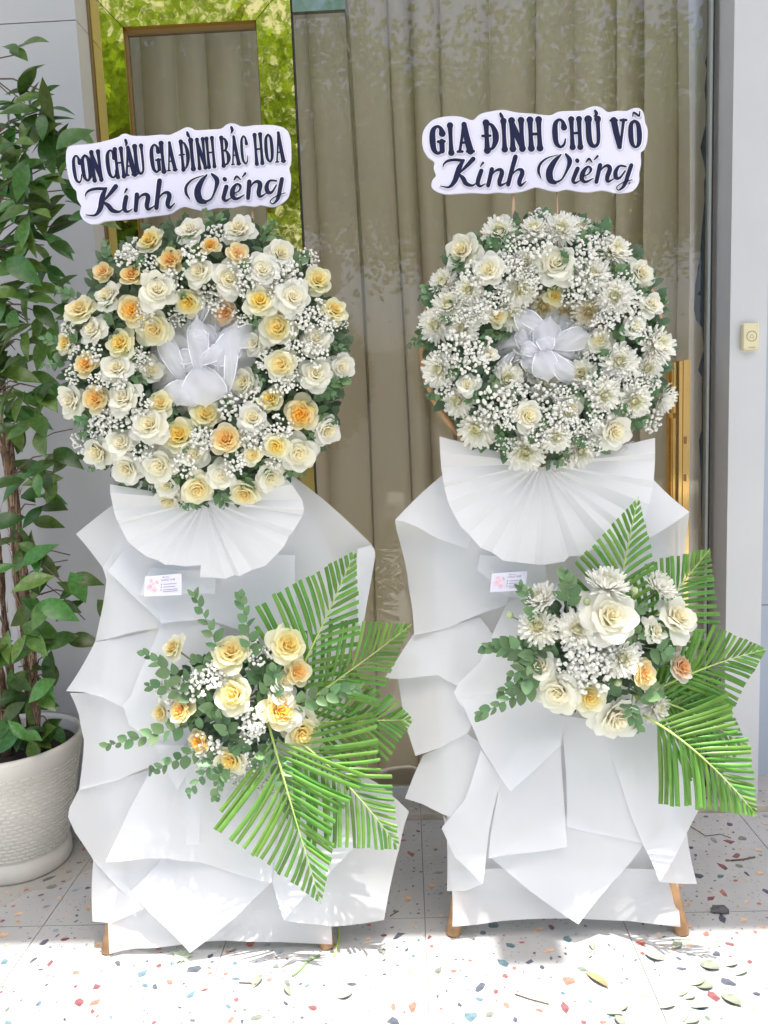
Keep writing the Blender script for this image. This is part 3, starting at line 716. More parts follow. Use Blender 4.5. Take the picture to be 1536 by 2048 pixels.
L_SHEETS = [
 [(250,960,-2),(590,960,-2),(700,1200,-2),(690,1500,-2),(664,1740,-1),(664,1850,0),(222,1850,0),(222,1740,-1),(205,1450,-2),(222,1200,-2),(235,1010,-2)],
 [(420,940,-1),(588,953,-1.5),(742,1088,1.5),(749,1098,.5),(751,1112,-2),(746,1140,-5),(735,1200,-4),(718,1290,-2),(600,1420,0),(430,1300,0)],
 [(715,1098,2.2),(742,1090,1.8),(750,1105,.2),(745,1140,-1.8),(735,1200,-2.5),(718,1290,-2),(712,1200,.5)],
 [(232,1005,0),(152,1068,2.5),(207,1138,1.5),(300,1200,0),(430,1200,0),(430,980,0)],
 [(240,1075,.5),(205,1135,2),(213,1160,2.2),(206,1210,1),(190,1284,-1),(250,1268,1.5),(320,1256,2.2),(370,1200,1)],
 [(252,1093,1),(216,1142,3.6),(325,1247,3),(420,1215,2),(400,1120,1)],
 [(190,1284,.6),(132,1382,4.2),(165,1384,4.6),(205,1394,4),(265,1424,2.6),(330,1440,1),(345,1300,0),(320,1257,.5)],
 [(140,1386,.5),(158,1430,1),(168,1480,0),(163,1540,0),(158,1580,1.8),(235,1560,1.8),(305,1532,2.6),(380,1480,1.5),(330,1400,0)],
 [(158,1578,1),(139,1616,3),(136,1634,2.8),(150,1665,1.8),(188,1722,1),(284,1820,3),(330,1790,1.5),(330,1530,.8),(240,1556,1)],
 [(187,1715,0),(185,1843,2),(222,1846,3),(250,1834,3.5),(284,1818,4.2),(240,1750,1)],
 [(219,1740,.8),(219,1908,3.8),(270,1897,3),(350,1891,2.5),(450,1881,2.5),(560,1884,2.5),(664,1889,3.3),(664,1740,.8)],
 [(262,1783,4.2),(300,1745,3),(340,1700,2),(543,1764,4.6),(470,1835,5),(380,1906,6),(320,1845,5)],
 [(640,1500,.5),(753,1565,1),(818,1623,4),(804,1670,2.6),(793,1717,1.2),(768,1840,2),(720,1848,3),(664,1853,4),(620,1848,4.4),(568,1840,5),(545,1766,4),(560,1600,2)],
 [(545,1764,5),(568,1841,8),(612,1790,6.4),(716,1686,5.5),(640,1600,4.5),(560,1650,4.5)],
 [(322,1247,2),(296,1310,3.8),(262,1392,4.6),(246,1410,4.2),(258,1450,3),(300,1480,2.5),(420,1480,2),(440,1250,2),(400,1235,2)],
 [(330,1130,2),(310,1195,3.2),(322,1246,3.8),(420,1240,3),(600,1290,2),(590,1110,1),(420,1120,2)],
 [(300,1135,3.6),(430,1140,3.2),(430,1188,3.6),(279,1190,4.6)],
 [(308,1528,4.6),(258,1620,4.6),(211,1724,7),(270,1719,5.6),(333,1717,5.2),(397,1724,4.6),(466,1746,5),(543,1766,6.5),(560,1600,4.6),(560,1500,4),(400,1480,4)],
 [(310,1490,5),(410,1495,5),(355,1580,6.6)],
 [(372,1500,5.4),(415,1500,5.4),(398,1690,5.4),(372,1690,5.4)],
]
R_SHEETS = [
 [(900,930,-2),(1300,930,-2),(1340,1200,-2),(1350,1760,-1),(905,1780,-1),(890,1600,-2),(870,1300,-2),(860,1050,-2)],
 [(884,951,0),(830,1000,1),(790,1042,2),(793,1060,-.5),(800,1085,-2),(815,1150,-1.2),(822,1200,.3),(828,1270,2.5),(900,1253,2),(1013,1210,1.8),(1040,1100,1),(960,940,0)],
 [(884,951,1),(790,1040,3.6),(808,1043,4),(835,1054,3.6),(875,1077,2.6),(935,1098,2),(960,1000,1.5)],
 [(1240,930,0),(1308,961,0),(1379,1024,2.5),(1376,1045,1),(1371,1105,-1.5),(1366,1210,-1),(1200,1300,0),(1150,1100,0)],
 [(1240,950,1.5),(1308,961,1.2),(1379,1024,3.5),(1290,1080,3.2),(1200,1130,2.4),(1150,1050,1.5)],
 [(826,1269,.8),(768,1358,4),(820,1356,3.5),(876,1350,2.6),(915,1372,2.2),(1000,1290,1.5),(960,1235,1)],
 [(792,1335,-.6),(808,1441,2.5),(831,1512,4),(880,1495,3),(936,1466,2.2),(960,1400,2),(905,1330,.6)],
 [(846,1511,1.2),(810,1597,4),(845,1608,4),(886,1629,3.2),(960,1650,2.5),(975,1500,2),(930,1465,1)],
 [(886,1630,0),(894,1676,1),(894,1782,2.2),(930,1782,2.8),(965,1768,3.6),(940,1690,2)],
 [(900,1740,.8),(905,1853,4),(1000,1842,2.8),(1154,1837,2.2),(1260,1842,2.8),(1361,1854,4),(1356,1740,.8)],
 [(977,1712,4),(1060,1782,4.6),(1157,1849,6.2),(1225,1765,5),(1287,1690,4.5),(1134,1630,3)],
 [(1340,1640,1),(1374,1668,1.5),(1394,1768,3.6),(1319,1764,4.4),(1300,1690,3)],
 [(1120,1430,3),(1134,1653,4),(1200,1668,4.6),(1287,1688,5.2),(1240,1560,4),(1193,1440,3.5)],
 [(1001,1540,4),(990,1620,4.6),(977,1717,6.4),(1050,1706,5.4),(1134,1694,6),(1128,1600,4.8),(1120,1480,4),(1050,1480,4)],
 [(962,1498,4.6),(930,1600,3.4),(883,1656,3.4),(910,1715,4.8),(965,1768,7.5),(972,1715,6.2),(992,1597,5.4),(1002,1554,5)],
 [(1190,1440,4),(1240,1560,4.8),(1287,1690,6),(1319,1765,8.5),(1371,1672,5.2),(1398,1619,4.5),(1395,1548,2),(1370,1440,1),(1250,1400,2)],
 [(1015,1205,2),(960,1325,4.4),(918,1365,5),(908,1385,4.4),(920,1410,3.2),(950,1425,3),(1120,1400,2.5),(1150,1150,1.5)],
 [(912,1385,3.2),(960,1490,5.4),(1021,1583,7.5),(1075,1535,6.4),(1122,1490,5.6),(1125,1440,4.4),(1100,1380,3.2),(960,1372,3)],
 [(960,1110,2.6),(955,1140,3.6),(1010,1192,4),(1100,1200,2.6),(1090,1120,2.4)],
 [(800,1300,-.5),(905,1270,1.2),(900,1350,1.4),(880,1347,2)],
]
L_FAN = ((410, 1000), [(220,968),(222,1000),(236,1045),(262,1090),(300,1115),(350,1132),(400,1128),(404,1156),(470,1152),(530,1130),(562,1100),(580,1070),(602,1040),(608,1012),(596,985),(574,958)], 14, 6.5, 8.2, .62)
R_FAN = ((1083, 926), [(879,872),(882,930),(895,1000),(922,1052),(967,1097),(1030,1127),(1060,1122),(1093,1134),(1140,1115),(1180,1102),(1250,1070),(1288,1045),(1300,1000),(1309,950),(1310,875)], 14, 6.5, 8.2, .6)
standL = stand('white paper wrapped stand under the cream and yellow rose wreath', ((217, 1903), (655, 1893)), (425, 900), YL, (408, 730, 232), L_SHEETS, L_FAN)
standR = stand('white paper wrapped stand under the white chrysanthemum wreath', ((906, 1868), (1364, 1866)), (1100, 880), YR, (1084, 690, 240), R_SHEETS, R_FAN)

# ------------------------------------------------------------------ wreaths
def wreath(label, c, R, hole, yw, conv, roses, mums, breaths, leaves, nfill, nspr, grp='round funeral wreaths'):
    cw = at(c[0], c[1], yw); t = thing('flower_wreath', label, 'wreath', cw+Vector((0, 0, -R*PXM)), grp)
    def surf(x, y, extra=0.0):                      # dome of the wreath above pixel x, y; also the way a flower faces there
        dx, dy = (x-c[0])/R, (y-c[1])/R; q = math.hypot(dx, dy); h = hole/R
        s = min(1, max(0, (q-h*.75)/(1.05-h*.75))); b = .085*math.sin(PI*min(1, max(.04, s)))**.7
        out = (s-.42)*1.15; n = Vector((dx/max(q, .01)*out, -1, -dy/max(q, .01)*out+.12))
        return at(x, y, yw-.025-b-extra), n.normalized()
    ringp = [at(c[0]+(R*.62)*math.cos(2*PI*k/36), c[1]+(R*.62)*math.sin(2*PI*k/36), yw-.01) for k in range(37)]
    V, F = tube(ringp, [R*.30*PXM]*37, 10, False); 
    V = [Vector((v.x, yw-.01+(v.y-yw+.01)*.55, v.z)) for v in V]; wob('foam_ring', V, F, M['foamring'], t, True)
    def cen():
        a = rnd.uniform(0, 2*PI); q = R*math.sqrt(rnd.uniform((hole*1.08/R)**2, .88)); p, n = surf(c[0]+q*math.cos(a), c[1]+q*math.sin(a), -.035+rnd.uniform(-.012, .022))
        return p, Vector((math.cos(a)+rnd.gauss(0, .8), -rnd.uniform(.1, .9), -math.sin(a)+rnd.gauss(0, .8)))
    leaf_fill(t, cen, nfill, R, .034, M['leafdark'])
    taken = []
    for it in roses:
        x, y, r, ty = it[:4]; X, Y = conv(x, y); p, n = surf(X, Y, .012+rnd.uniform(-.008, .014)); rp = r/conv.k
        n = (n+Vector((rnd.uniform(-.3, .3), 0, rnd.uniform(-.2, .35)))).normalized(); add_rose(t, p, n, rp*PXM*1.12, ty); taken.append((X, Y, rp))
    for it in mums:
        x, y, r = it[:3]; ty = it[3] if len(it) > 3 else 'w'; X, Y = conv(x, y); p, n = surf(X, Y, .006+rnd.uniform(-.006, .012)); rp = r/conv.k
        n = (n+Vector((rnd.uniform(-.3, .3), 0, rnd.uniform(-.2, .3)))).normalized()
        if ty == 's': n = (n*.55+Vector((X-c[0], 0, -(Y-c[1]))).normalized()*.8).normalized()
        me = rnd.choice({'w': MUM, 'c': MUMC, 's': MUMS}[ty]); place('chrysanthemum', me, t, p, n, rnd.uniform(0, 6.28), rp*PXM*1.28); taken.append((X, Y, rp))
    for x, y, r in breaths:
        X, Y = conv(x, y); p, n = surf(X, Y, .010+rnd.uniform(-.006, .010)); place('babys_breath', rnd.choice(BB), t, p, n, rnd.uniform(0, 6.28), r/conv.k*PXM)
    k = 0; tr_ = 0
    while k < (16 if mums else 22) and tr_ < 900:
        tr_ += 1; a = rnd.uniform(0, 2*PI); q = R*rnd.uniform(hole/R*1.15, 1.0); X, Y = c[0]+q*math.cos(a), c[1]+q*math.sin(a)
        if any((X-x)**2+(Y-y)**2 < (.62*r)**2 for x, y, r in taken): continue
        p, n = surf(X, Y, .004+rnd.uniform(-.012, .006)); place('babys_breath', rnd.choice(BB), t, p, n, rnd.uniform(0, 6.28), rnd.uniform(20, 28)*PXM); k += 1
    sp = [conv(*q) for q in leaves]
    k = 0
    while k < nspr:
        a = rnd.uniform(0, 2*PI); q = R*rnd.uniform(hole/R*1.1, 1.0); sp.append((c[0]+q*math.cos(a), c[1]+q*math.sin(a))); k += 1
    for X, Y in sp:
        ang = math.atan2(Y-c[1], X-c[0])+rnd.uniform(-.9, .9); ln = rnd.uniform(34, 58)
        p0, _ = surf(X-math.cos(ang)*ln*.5, Y-math.sin(ang)*ln*.5, -.03); p1, _ = surf(X, Y, .004); p2, _ = surf(X+math.cos(ang)*ln*.55, Y+math.sin(ang)*ln*.55, .018)
        add_sprig(t, (p0, p1, p2), rnd.uniform(22, 31), 8)
    return t, surf
class Conv:
    def __init__(s, ox, oy, k): s.ox, s.oy, s.k = ox, oy, k
    def __call__(s, x, y): return s.ox+x/s.k, s.oy+y/s.k
cvL = Conv(100, 400, 2.4); cvR = Conv(800, 400, 2.56)
LR = [(672,145,62,'W'),(905,140,70,'W'),(480,195,65,'Y'),(578,290,60,'O'),(770,222,46,'O'),(900,255,50,'O'),(1105,255,64,'W'),(255,345,48,'O'),(392,362,56,'O'),(512,430,80,'W'),
 (715,345,64,'W'),(855,378,72,'W'),(1020,335,68,'W'),(1285,385,62,'Y'),(275,460,66,'W'),(390,530,66,'O'),(665,492,64,'Y'),(1165,465,74,'W'),(1005,485,66,'Y'),(1360,528,62,'Y'),(840,535,68,'P'),
 (145,525,72,'Y'),(500,620,78,'Y'),(205,625,64,'W'),(1095,615,80,'Y'),(340,690,66,'Y'),(80,685,58,'Y'),(980,690,58,'W'),(1275,670,68,'W'),(175,790,58,'O'),(320,810,72,'W'),(1110,790,70,'Y'),
 (485,815,58,'W'),(1275,835,72,'W'),(1400,800,60,'W'),(930,880,68,'W'),(100,965,74,'W'),(218,955,62,'O'),(350,950,72,'W'),(530,975,58,'Y'),(1060,955,62,'Y'),(745,1030,72,'Y'),(480,1080,80,'W'),
 (970,1045,64,'W'),(1205,1030,76,'O'),(1330,1105,68,'W'),(620,1130,80,'Y'),(845,1150,74,'O'),(340,1165,66,'W'),(1085,1180,60,'Y'),(230,1210,72,'W'),(690,1225,70,'W'),(1195,1215,80,'W'),
 (975,1225,44,'Y'),(370,1290,76,'W'),(525,1275,82,'W'),(820,1325,60,'W'),(1060,1330,70,'W'),(570,1440,74,'W'),(560,1370,56,'W'),(710,1385,76,'Y'),(935,1410,70,'Y')]
LB = [(375,275,60),(480,310,45),(700,265,62),(800,170,50),(915,310,60),(1135,365,70),(1235,290,55),(1290,545,62),(1190,560,60),(600,380,62),(770,465,62),(100,610,50),(330,880,52),(1110,890,60),
 (1050,770,60),(280,1065,62),(370,1050,62),(445,985,55),(455,1200,62),(880,1000,72),(1000,965,60),(740,1150,60),(1000,1140,65),(1110,1090,60),(890,1270,68),(650,1275,58),(1270,745,60),(1180,720,55),
 (1095,440,50),(605,565,45),(210,735,55),(1080,1235,52),(950,1150,50),(120,840,50),(1330,610,50),(1400,590,34),(230,870,45),(450,530,48),(930,560,50),(420,740,42)]
LL = [(275,258),(775,110),(800,130),(1045,180),(1030,150),(85,455),(135,690),(200,1075),(180,1050),(1340,690),(1310,920),(1330,900),(1300,1030),(1150,1290),(380,1365),(820,1415),(610,1320),(440,770),(450,860),(575,480),(930,370),(960,600),(980,820),(1000,1260),(930,1340),(300,570),(560,930),(600,1010),(1240,1110),(640,220),(1170,300),(830,960),(40,780),(1380,880),(1270,440),(640,1450),(30,690),(250,1260)]
wl, surfL = wreath('round wreath of cream white yellow and apricot roses with white tulle', (408, 722), 292, 98, 1.868, cvL, LR, [], LB, LL, 1300, 16)
RRo = [(320,262,90,'W'),(455,358,70,'W'),(795,325,92,'W'),(1235,372,66,'W'),(1285,535,58,'W'),(495,595,50,'Y'),(455,785,44,'W'),(1020,720,62,'W'),(345,945,52,'W'),(655,1105,72,'W'),(870,1070,66,'W'),(1095,1185,86,'W'),(790,490,46,'Y'),(1200,650,50,'W')]
RMu = [(510,165,78),(685,148,62),(825,145,72),(925,145,62),(1095,258,80),(640,320,60),(985,380,78),(225,420,66),(350,458,60),(615,455,78),(1100,492,74),(250,538,78),(735,545,70,'c'),(850,585,62,'c'),(965,575,66,'c'),
 (180,640,76),(320,655,72),(915,690,80),(1320,740,90),(640,840,80,'s'),(200,870,78),(905,810,60),(1125,825,80),(930,890,70),(550,920,76),(745,935,86),(1045,1000,72),(1200,1030,76),(1350,1020,70,'s'),(295,1030,68),
 (395,1175,86),(640,1290,92),(800,1215,64),(925,1285,76),(1125,1295,66,'s'),(570,590,66),(400,560,60),(1270,860,60)]
RB = [(700,240,72),(380,385,70),(565,350,60),(930,440,75),(960,245,60),(1170,590,72),(1085,600,60),(430,540,75),(600,540,60),(290,740,75),(380,850,80),(300,815,60),(1010,960,75),(480,1040,85),(570,1010,70),(450,1110,70),
 (740,1010,75),(1000,1100,72),(800,1180,72),(1270,935,65),(1280,1130,65),(820,1375,55),(1040,640,65),(1150,900,65),(240,960,62),(815,1110,70),(520,330,55),(410,770,70),(860,1000,60),(560,1120,60),(700,1200,62),(900,1150,60),(1230,680,60),(1150,420,55),(520,480,55),(880,500,55),(340,600,50),(1190,930,58),(660,400,52),(230,790,55),(1000,1250,55),(540,1250,55),(590,230,50)]
RL = [(290,340),(285,300),(620,190),(600,150),(745,140),(750,110),(930,210),(1020,190),(1035,160),(1095,370),(165,470),(160,520),(1225,510),(1270,600),(1310,560),(1180,680),(1130,700),(1010,800),(540,690),(570,680),(1230,890),(1250,910),(400,1000),(380,960),(510,1180),(680,1180),(890,1190),(740,1090),(1110,1060),(300,870),(470,690),(620,940),(570,260),(470,250),(870,370),(1210,1130),(980,1030),(860,950),(150,735),(210,980),(430,230),(840,390),(270,620),(560,1230)]
wr_, surfR = wreath('round wreath of white chrysanthemums and roses with white tulle', (1092, 682), 252, 84, 1.898, cvR, RRo, RMu, RB, RL, 1200, 14)
# tulle bows in the middle of the wreaths
def tulle(parent, c, R, yw, loops, nrm_seed):
    r = random.Random(nrm_seed); V, F = [], []; n = 90; rings = 10
    for i in range(n):
        for j in range(rings+1):
            q = j/rings; a = 2*PI*i/n+.12*q*math.sin(5*q+i)
            d = .055*math.cos(PI*.5*min(1, q*1.05))**.6+.012*math.sin(a*11+6*q)*q+.008*noise.noise(Vector((4*q*math.cos(a)+c[0], 4*q*math.sin(a), 1.5)))+.005*math.sin(a*23+9*q)
            V.append(at(c[0]+R*1.3*(q+.02)*math.cos(a), c[1]+R*1.3*(q+.02)*math.sin(a), yw-.02-d))
    for i in range(n):
        for j in range(rings): a = i*(rings+1)+j; b = ((i+1) % n)*(rings+1)+j; F.append((a, b, b+1, a+1))
    bow = wob('tulle_bow', V, F, M['tulleback'], parent, True)
    for (x0, y0, ang, ln, wd, lift, curl) in loops:
        V, F = [], []; nu, nv = 10, 14; ca, sa = math.cos(ang), math.sin(ang); edge = [[], []]
        for j in range(nv+1):
            v = j/nv; wv = wd*(.10+1.05*max(0.0, 1-abs(2*min(1, v*1.02)**1.25-1)**2.6)**.5)*(.55+.45*v if v < .98 else .9)
            for i in range(nu+1):
                u = -1+2*i/nu; lx = u*wv; ly = ln*v*(1-.10*u*u*v)
                dep = lift*math.sin(PI*(.1+.75*v))+curl*(1-u*u)*(.3+v)*.6+.004*math.sin(6*u+9*v+x0)
                V.append(at(x0+lx*ca+ly*sa, y0+lx*sa-ly*ca, yw-.062-dep*.8))
        F = grid_faces(nu, nv, 0); lp = wob('tulle_loop', V, F, M['tulle'], bow, True)
        bd_ = [V[j*(nu+1)] for j in range(nv+1)]+[V[nv*(nu+1)+i] for i in range(1, nu+1)]+[V[j*(nu+1)+nu] for j in range(nv-1, -1, -1)]
        V2, F2 = tube(bd_, .0013, 4, False); wob('wired_edge', V2, F2, M['tulleedge'], bow, True)
    return bow
def loops(c, R, n, seed, big):
    r = random.Random(seed); out = list(big)
    for k in range(n):
        a = r.uniform(-PI, PI); q = R*r.uniform(.05, .75)
        out.append((c[0]+q*math.sin(a), c[1]-q*math.cos(a), r.uniform(-1.1, 1.1) if k % 3 else a+r.uniform(-.9, .9), R*r.uniform(.4, .85), R*r.uniform(.10, .30), r.uniform(.01, .05), r.uniform(.0, .03)))
    return out
tulle(wl, (408, 722), 98, 1.868, loops((408, 725), 98, 12, 5, [(400,755,-.05,125,22,.04,.03),(368,765,-.45,110,20,.03,.03),(436,762,.30,125,24,.04,.03),(455,790,.10,110,13,.06,.012),(400,730,3.0,85,48,.05,.035),(375,760,-2.75,55,38,.05,.03)]), 3)
tulle(wr_, (1088, 690), 84, 1.898, loops((1088, 695), 82, 11, 8, [(1080,715,.25,85,28,.03,.03),(1085,690,3.0,75,28,.05,.03),(1095,690,1.35,90,24,.04,.03),(1090,700,2.4,90,20,.05,.02)]), 4)

# ------------------------------------------------------------------ lower sprays with palm fronds
def seg_hit(p, d, a, b):
    e = b-a; den = d.x*e.y-d.y*e.x
    if abs(den) < 1e-9: return None
    w_ = a-p; t = (w_.x*e.y-w_.y*e.x)/den; s = (w_.x*d.y-w_.y*d.x)/den
    return t if t > 2 and -.02 <= s <= 1.02 else None
def frond(parent, base, ctrl, tip, cl, cr, yb, yt, n=17, wid=11, t0=.12, th=(58, 26), bow=.02):
    """palm frond trimmed to a kite: rachis with ribbon leaflets, each cut straight at the end"""
    b, c, e = Vector(base), Vector(ctrl), Vector(tip)
    def rp(t): return b*(1-t)**2+c*2*t*(1-t)+e*t*t
    def rt(t): return ((c-b)*2*(1-t)+(e-c)*2*t).normalized()
    def dep(t): return yb+(yt-yb)*t-bow*math.sin(PI*t)
    P = [at(rp(k/14).x, rp(k/14).y, dep(k/14)) for k in range(15)]
    og = P[0]; V, F = tube([p-og for p in P], [.0034-.0026*k/14 for k in range(15)], 6)
    o = ob('palm_frond', mesh('palm_frond', V, F, M['rachis'], True), parent, og-origin(parent))
    for side, cor in ((-1, Vector(cl)), (1, Vector(cr))):
        n2 = n+4
        for k in range(n2):
            t = t0+(.985-t0)*(k+.25*(side+1)*.5)/n2; p = rp(t); tg = rt(t); a = math.radians(th[0]+(th[1]-th[0])*t+rnd.uniform(-2.5, 2.5))*side
            d = Vector((tg.x*math.cos(a)-tg.y*math.sin(a), tg.x*math.sin(a)+tg.y*math.cos(a)))
            hit = seg_hit(p, d, cor, e)
            if hit is None: hit = (cor-p).length*.82
            if hit is None: hit = 70
            ln = min(hit, 200)*rnd.uniform(.97, 1.02)
            if ln < 5: continue
            q = Vector((-d.y, d.x)); ww = wid*1.08*rnd.uniform(.85, 1.1)*(1-.3*t); dr = rnd.uniform(-.014, .022); bend = rnd.uniform(.02, .16); V = []; nv = 7; hang = ln*ln*1.1e-7*rnd.uniform(.2, 1.3)
            # the straight cut runs along the trimming line, not square to the leaflet
            cutd = (e-cor).normalized(); skew = max(-1.2, min(1.2, d.dot(cutd)/max(.25, abs(q.dot(cutd)))*(1 if q.dot(cutd) > 0 else -1)))
            for j in range(nv+1):
                v = j/nv; wv = ww*.5*min(1, .22+2.6*v)*(1-.12*v)
                for u in (-1, 0, 1):
                    ext = (u*wv*skew if j == nv else 0)
                    pp = p+d*(ln*v+ext)+q*(u*wv)-q*(side*bend*ln*v*(1-v))+Vector((0, hang*1800*v*v))
                    V.append(at(pp.x, pp.y, dep(t)+dr*v+.0055*abs(u)*min(1, 4*v)*(1-v*.5))-og)
            ob('leaflet', mesh('leaflet', V, grid_faces(2, nv, 0), M['palm'], True), o)
    return o
def spray(label, c, yc, conv, roses, mums, breaths, sprigs, buds, fronds, R):
    cw = at(c[0], c[1], yc+.07); t = thing('flower_spray', label, 'flower spray', cw, 'flower sprays with palm fronds')
    for fr in fronds: frond(t, *fr)
    def surf(x, y, ex=0):
        dx, dy = (x-c[0])/R, (y-c[1])/R; q = min(1, math.hypot(dx, dy))
        return at(x, y, yc+.075*q*q-ex), Vector((dx*.85, -1, -dy*.85+.25)).normalized()
    def cen():
        a = rnd.uniform(0, 2*PI); q = R*.62*math.sqrt(rnd.random()); p, n = surf(c[0]+q*math.cos(a), c[1]+q*.8*math.sin(a), -.045+rnd.uniform(-.02, .025))
        return p, Vector((math.cos(a)+rnd.gauss(0, .7), -rnd.uniform(.1, .9), -math.sin(a)+rnd.gauss(0, .7)))
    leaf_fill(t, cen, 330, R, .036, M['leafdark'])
    root = at(c[0], c[1]+10, yc+.055)
    for x, y, r, ty in roses:
        X, Y = conv(x, y); p, n = surf(X, Y, .01+rnd.uniform(-.005, .012)); n = (n+Vector((rnd.uniform(-.25, .25), 0, rnd.uniform(-.1, .35)))).normalized()
        add_rose(t, p, n, r/conv.k*PXM*1.1, ty)
        V, F = tube([p-n*.01-origin(t), (p*.5+root*.5)+Vector((0, .02, 0))-origin(t), root-origin(t)], .0022, 5); ob('flower_stem', mesh('flower_stem', V, F, M['stem'], True), t)
    for it in mums:
        x, y, r = it[:3]; ty = it[3] if len(it) > 3 else 'w'; X, Y = conv(x, y); p, n = surf(X, Y, .008)
        n = (n+Vector((rnd.uniform(-.2, .2), 0, rnd.uniform(-.1, .3)))).normalized()
        if ty == 's': n = (Vector((X-c[0], 0, -(Y-c[1]))).normalized()*.95+Vector((0, -.5, .25))).normalized()
        place('chrysanthemum', rnd.choice(MUMS if ty == 's' else MUM), t, p, n, rnd.uniform(0, 6), r/conv.k*PXM*1.06)
        V, F = tube([p-n*.01-origin(t), root-origin(t)], .0022, 5); ob('flower_stem', mesh('flower_stem', V, F, M['stem'], True), t)
    for x, y, r in breaths:
        X, Y = conv(x, y); p, n = surf(X, Y, .004+rnd.uniform(-.01, .008)); place('babys_breath', rnd.choice(BB), t, p, n, rnd.uniform(0, 6), r/conv.k*PXM*1.22)
    for x0, y0, x1, y1, lp, n in sprigs:
        X0, Y0 = conv(x0, y0); X1, Y1 = conv(x1, y1); p0 = at(X0, Y0, yc+.03); p2 = at(X1, Y1, yc+rnd.uniform(-.01, .05))
        mx_ = (p0+p2)/2+Vector((rnd.uniform(-.015, .015), -.015, rnd.uniform(0, .015))); add_sprig(t, (p0, mx_, p2), lp*1.4, n, (1.0, .55))
    for x, y in buds:
        X, Y = conv(x, y); p, n = surf(X, Y, .0); V, F = lathe([(.002, -.010), (.007, -.004), (.009, .003), (.007, .009), (.001, .012)], 10, (0, 0, 0))
        o = ob('flower_bud', mesh('flower_bud', V, F, M['bud'], True), t, p-origin(t), zq(n+Vector((0, 0, .6))))
        V, F = tube([p-origin(t), root-origin(t)], .0016, 5); ob('flower_stem', mesh('flower_stem', V, F, M['stem'], True), t)
    return t
cvl = Conv(120, 900, 2.0757); cvr = Conv(760, 860, 1.979)
LS_R = [(470,822,52,'Y'),(710,840,76,'Y'),(945,808,80,'Y'),(985,920,58,'O'),(930,960,45,'W'),(720,1015,78,'Y'),(915,1080,74,'O'),(920,1025,50,'W'),(1005,1175,80,'Y'),(420,1090,44,'Y'),(500,1085,54,'O'),(580,1210,52,'O'),(710,1285,68,'Y'),(960,1105,50,'W')]
LS_B = [(450,990,52),(540,985,55),(600,965,48),(650,935,52),(790,1110,62),(830,845,45),(620,1230,62),(760,1335,58),(860,1385,42),(800,1290,48),(700,960,40),(590,1290,42),(800,1170,44),(860,1410,30)]
LS_S = [(700,980,560,605,26,14),(780,980,752,612,26,13),(640,1010,355,845,27,12),(610,1050,372,980,24,9),(600,1130,200,1225,25,15),(640,1200,385,1330,25,12),(690,1240,540,1420,24,10),(720,1270,650,1440,22,12),(900,1080,1225,990,25,14),(860,1200,950,1500,27,13),(830,1010,870,860,30,8),(820,1060,890,920,28,8),(690,1150,560,1010,28,9),(860,1150,880,1010,28,8),(700,1200,660,1110,28,8),(600,1080,480,1170,24,8),(640,930,560,870,26,7),(880,1230,820,1300,24,7),(720,1190,770,1260,26,7)]
LF = [((560,1420),(640,1270),(712,1099),(505,1210),(722,1290),1.765,1.745,13,10.5),
      ((560,1440),(700,1345),(824,1248),(660,1235),(745,1430),1.775,1.76,13,9),
      ((560,1450),(700,1440),(827,1440),(775,1378),(775,1520),1.78,1.77,11,9),
      ((550,1450),(680,1530),(800,1700),(782,1545),(600,1690),1.74,1.725,15,9.5),
      ((535,1440),(575,1590),(642,1808),(668,1690),(425,1650),1.72,1.697,15,10.5)]
sprayL = spray('spray of pale yellow and apricot roses with palm fronds', (480, 1395), 1.70, cvl, LS_R, [], LS_B, LS_S, [], LF, 190)
RS_R = [(910,738,98,'W'),(1175,742,78,'W'),(705,1038,84,'W'),(830,1058,62,'Y'),(935,1140,90,'W'),(1040,962,58,'O'),(1190,938,60,'P'),(630,930,64,'W'),(1090,795,46,'W')]
RS_M = [(640,668,70,'s'),(900,615,84,'s'),(1105,620,70,'s'),(625,778,78),(780,790,82),(960,905,78),(1095,1098,68)]
RS_B = [(800,890,58),(760,925,50),(840,970,62),(865,870,50),(770,980,45),(830,930,55)]
RS_S = [(660,800,560,625,27,11),(740,720,732,578,26,10),(640,900,430,860,27,14),(660,960,400,1125,25,14),(640,930,490,1030,27,10),(620,880,520,970,26,8),(900,760,1040,700,20,10),(960,800,1120,800,20,10),(1010,1080,1100,1030,26,9),(1000,1050,1020,1180,22,9),(860,1000,940,1010,27,8),(700,850,590,830,27,8),(720,900,560,940,27,9),(1040,860,1130,900,26,8),(880,830,990,820,26,8)]
RF = [((1215,1310),(1240,1160),(1277,993),(1150,1125),(1322,1170),1.79,1.775,12,9.5),
      ((1240,1310),(1340,1200),(1420,1097),(1290,1122),(1440,1250),1.80,1.80,12,9.5),
      ((1270,1400),(1400,1330),(1534,1298),(1430,1250),(1462,1420),1.78,1.76,13,9.5),
      ((1260,1390),(1370,1400),(1500,1500),(1450,1390),(1370,1560),1.78,1.75,12,9.5),
      ((1285,1430),(1400,1490),(1516,1634),(1500,1470),(1300,1600),1.73,1.655,15,10.5),
      ((1280,1420),(1350,1380),(1450,1440),(1440,1330),(1400,1500),1.80,1.79,12,9.5)]
sprayR = spray('spray of white chrysanthemums and roses with palm fronds', (1185, 1300), 1.70, cvr, RS_R, RS_M, RS_B, RS_S, [(820,682),(1005,640),(515,735),(940,1000),(590,640)], RF, 195)

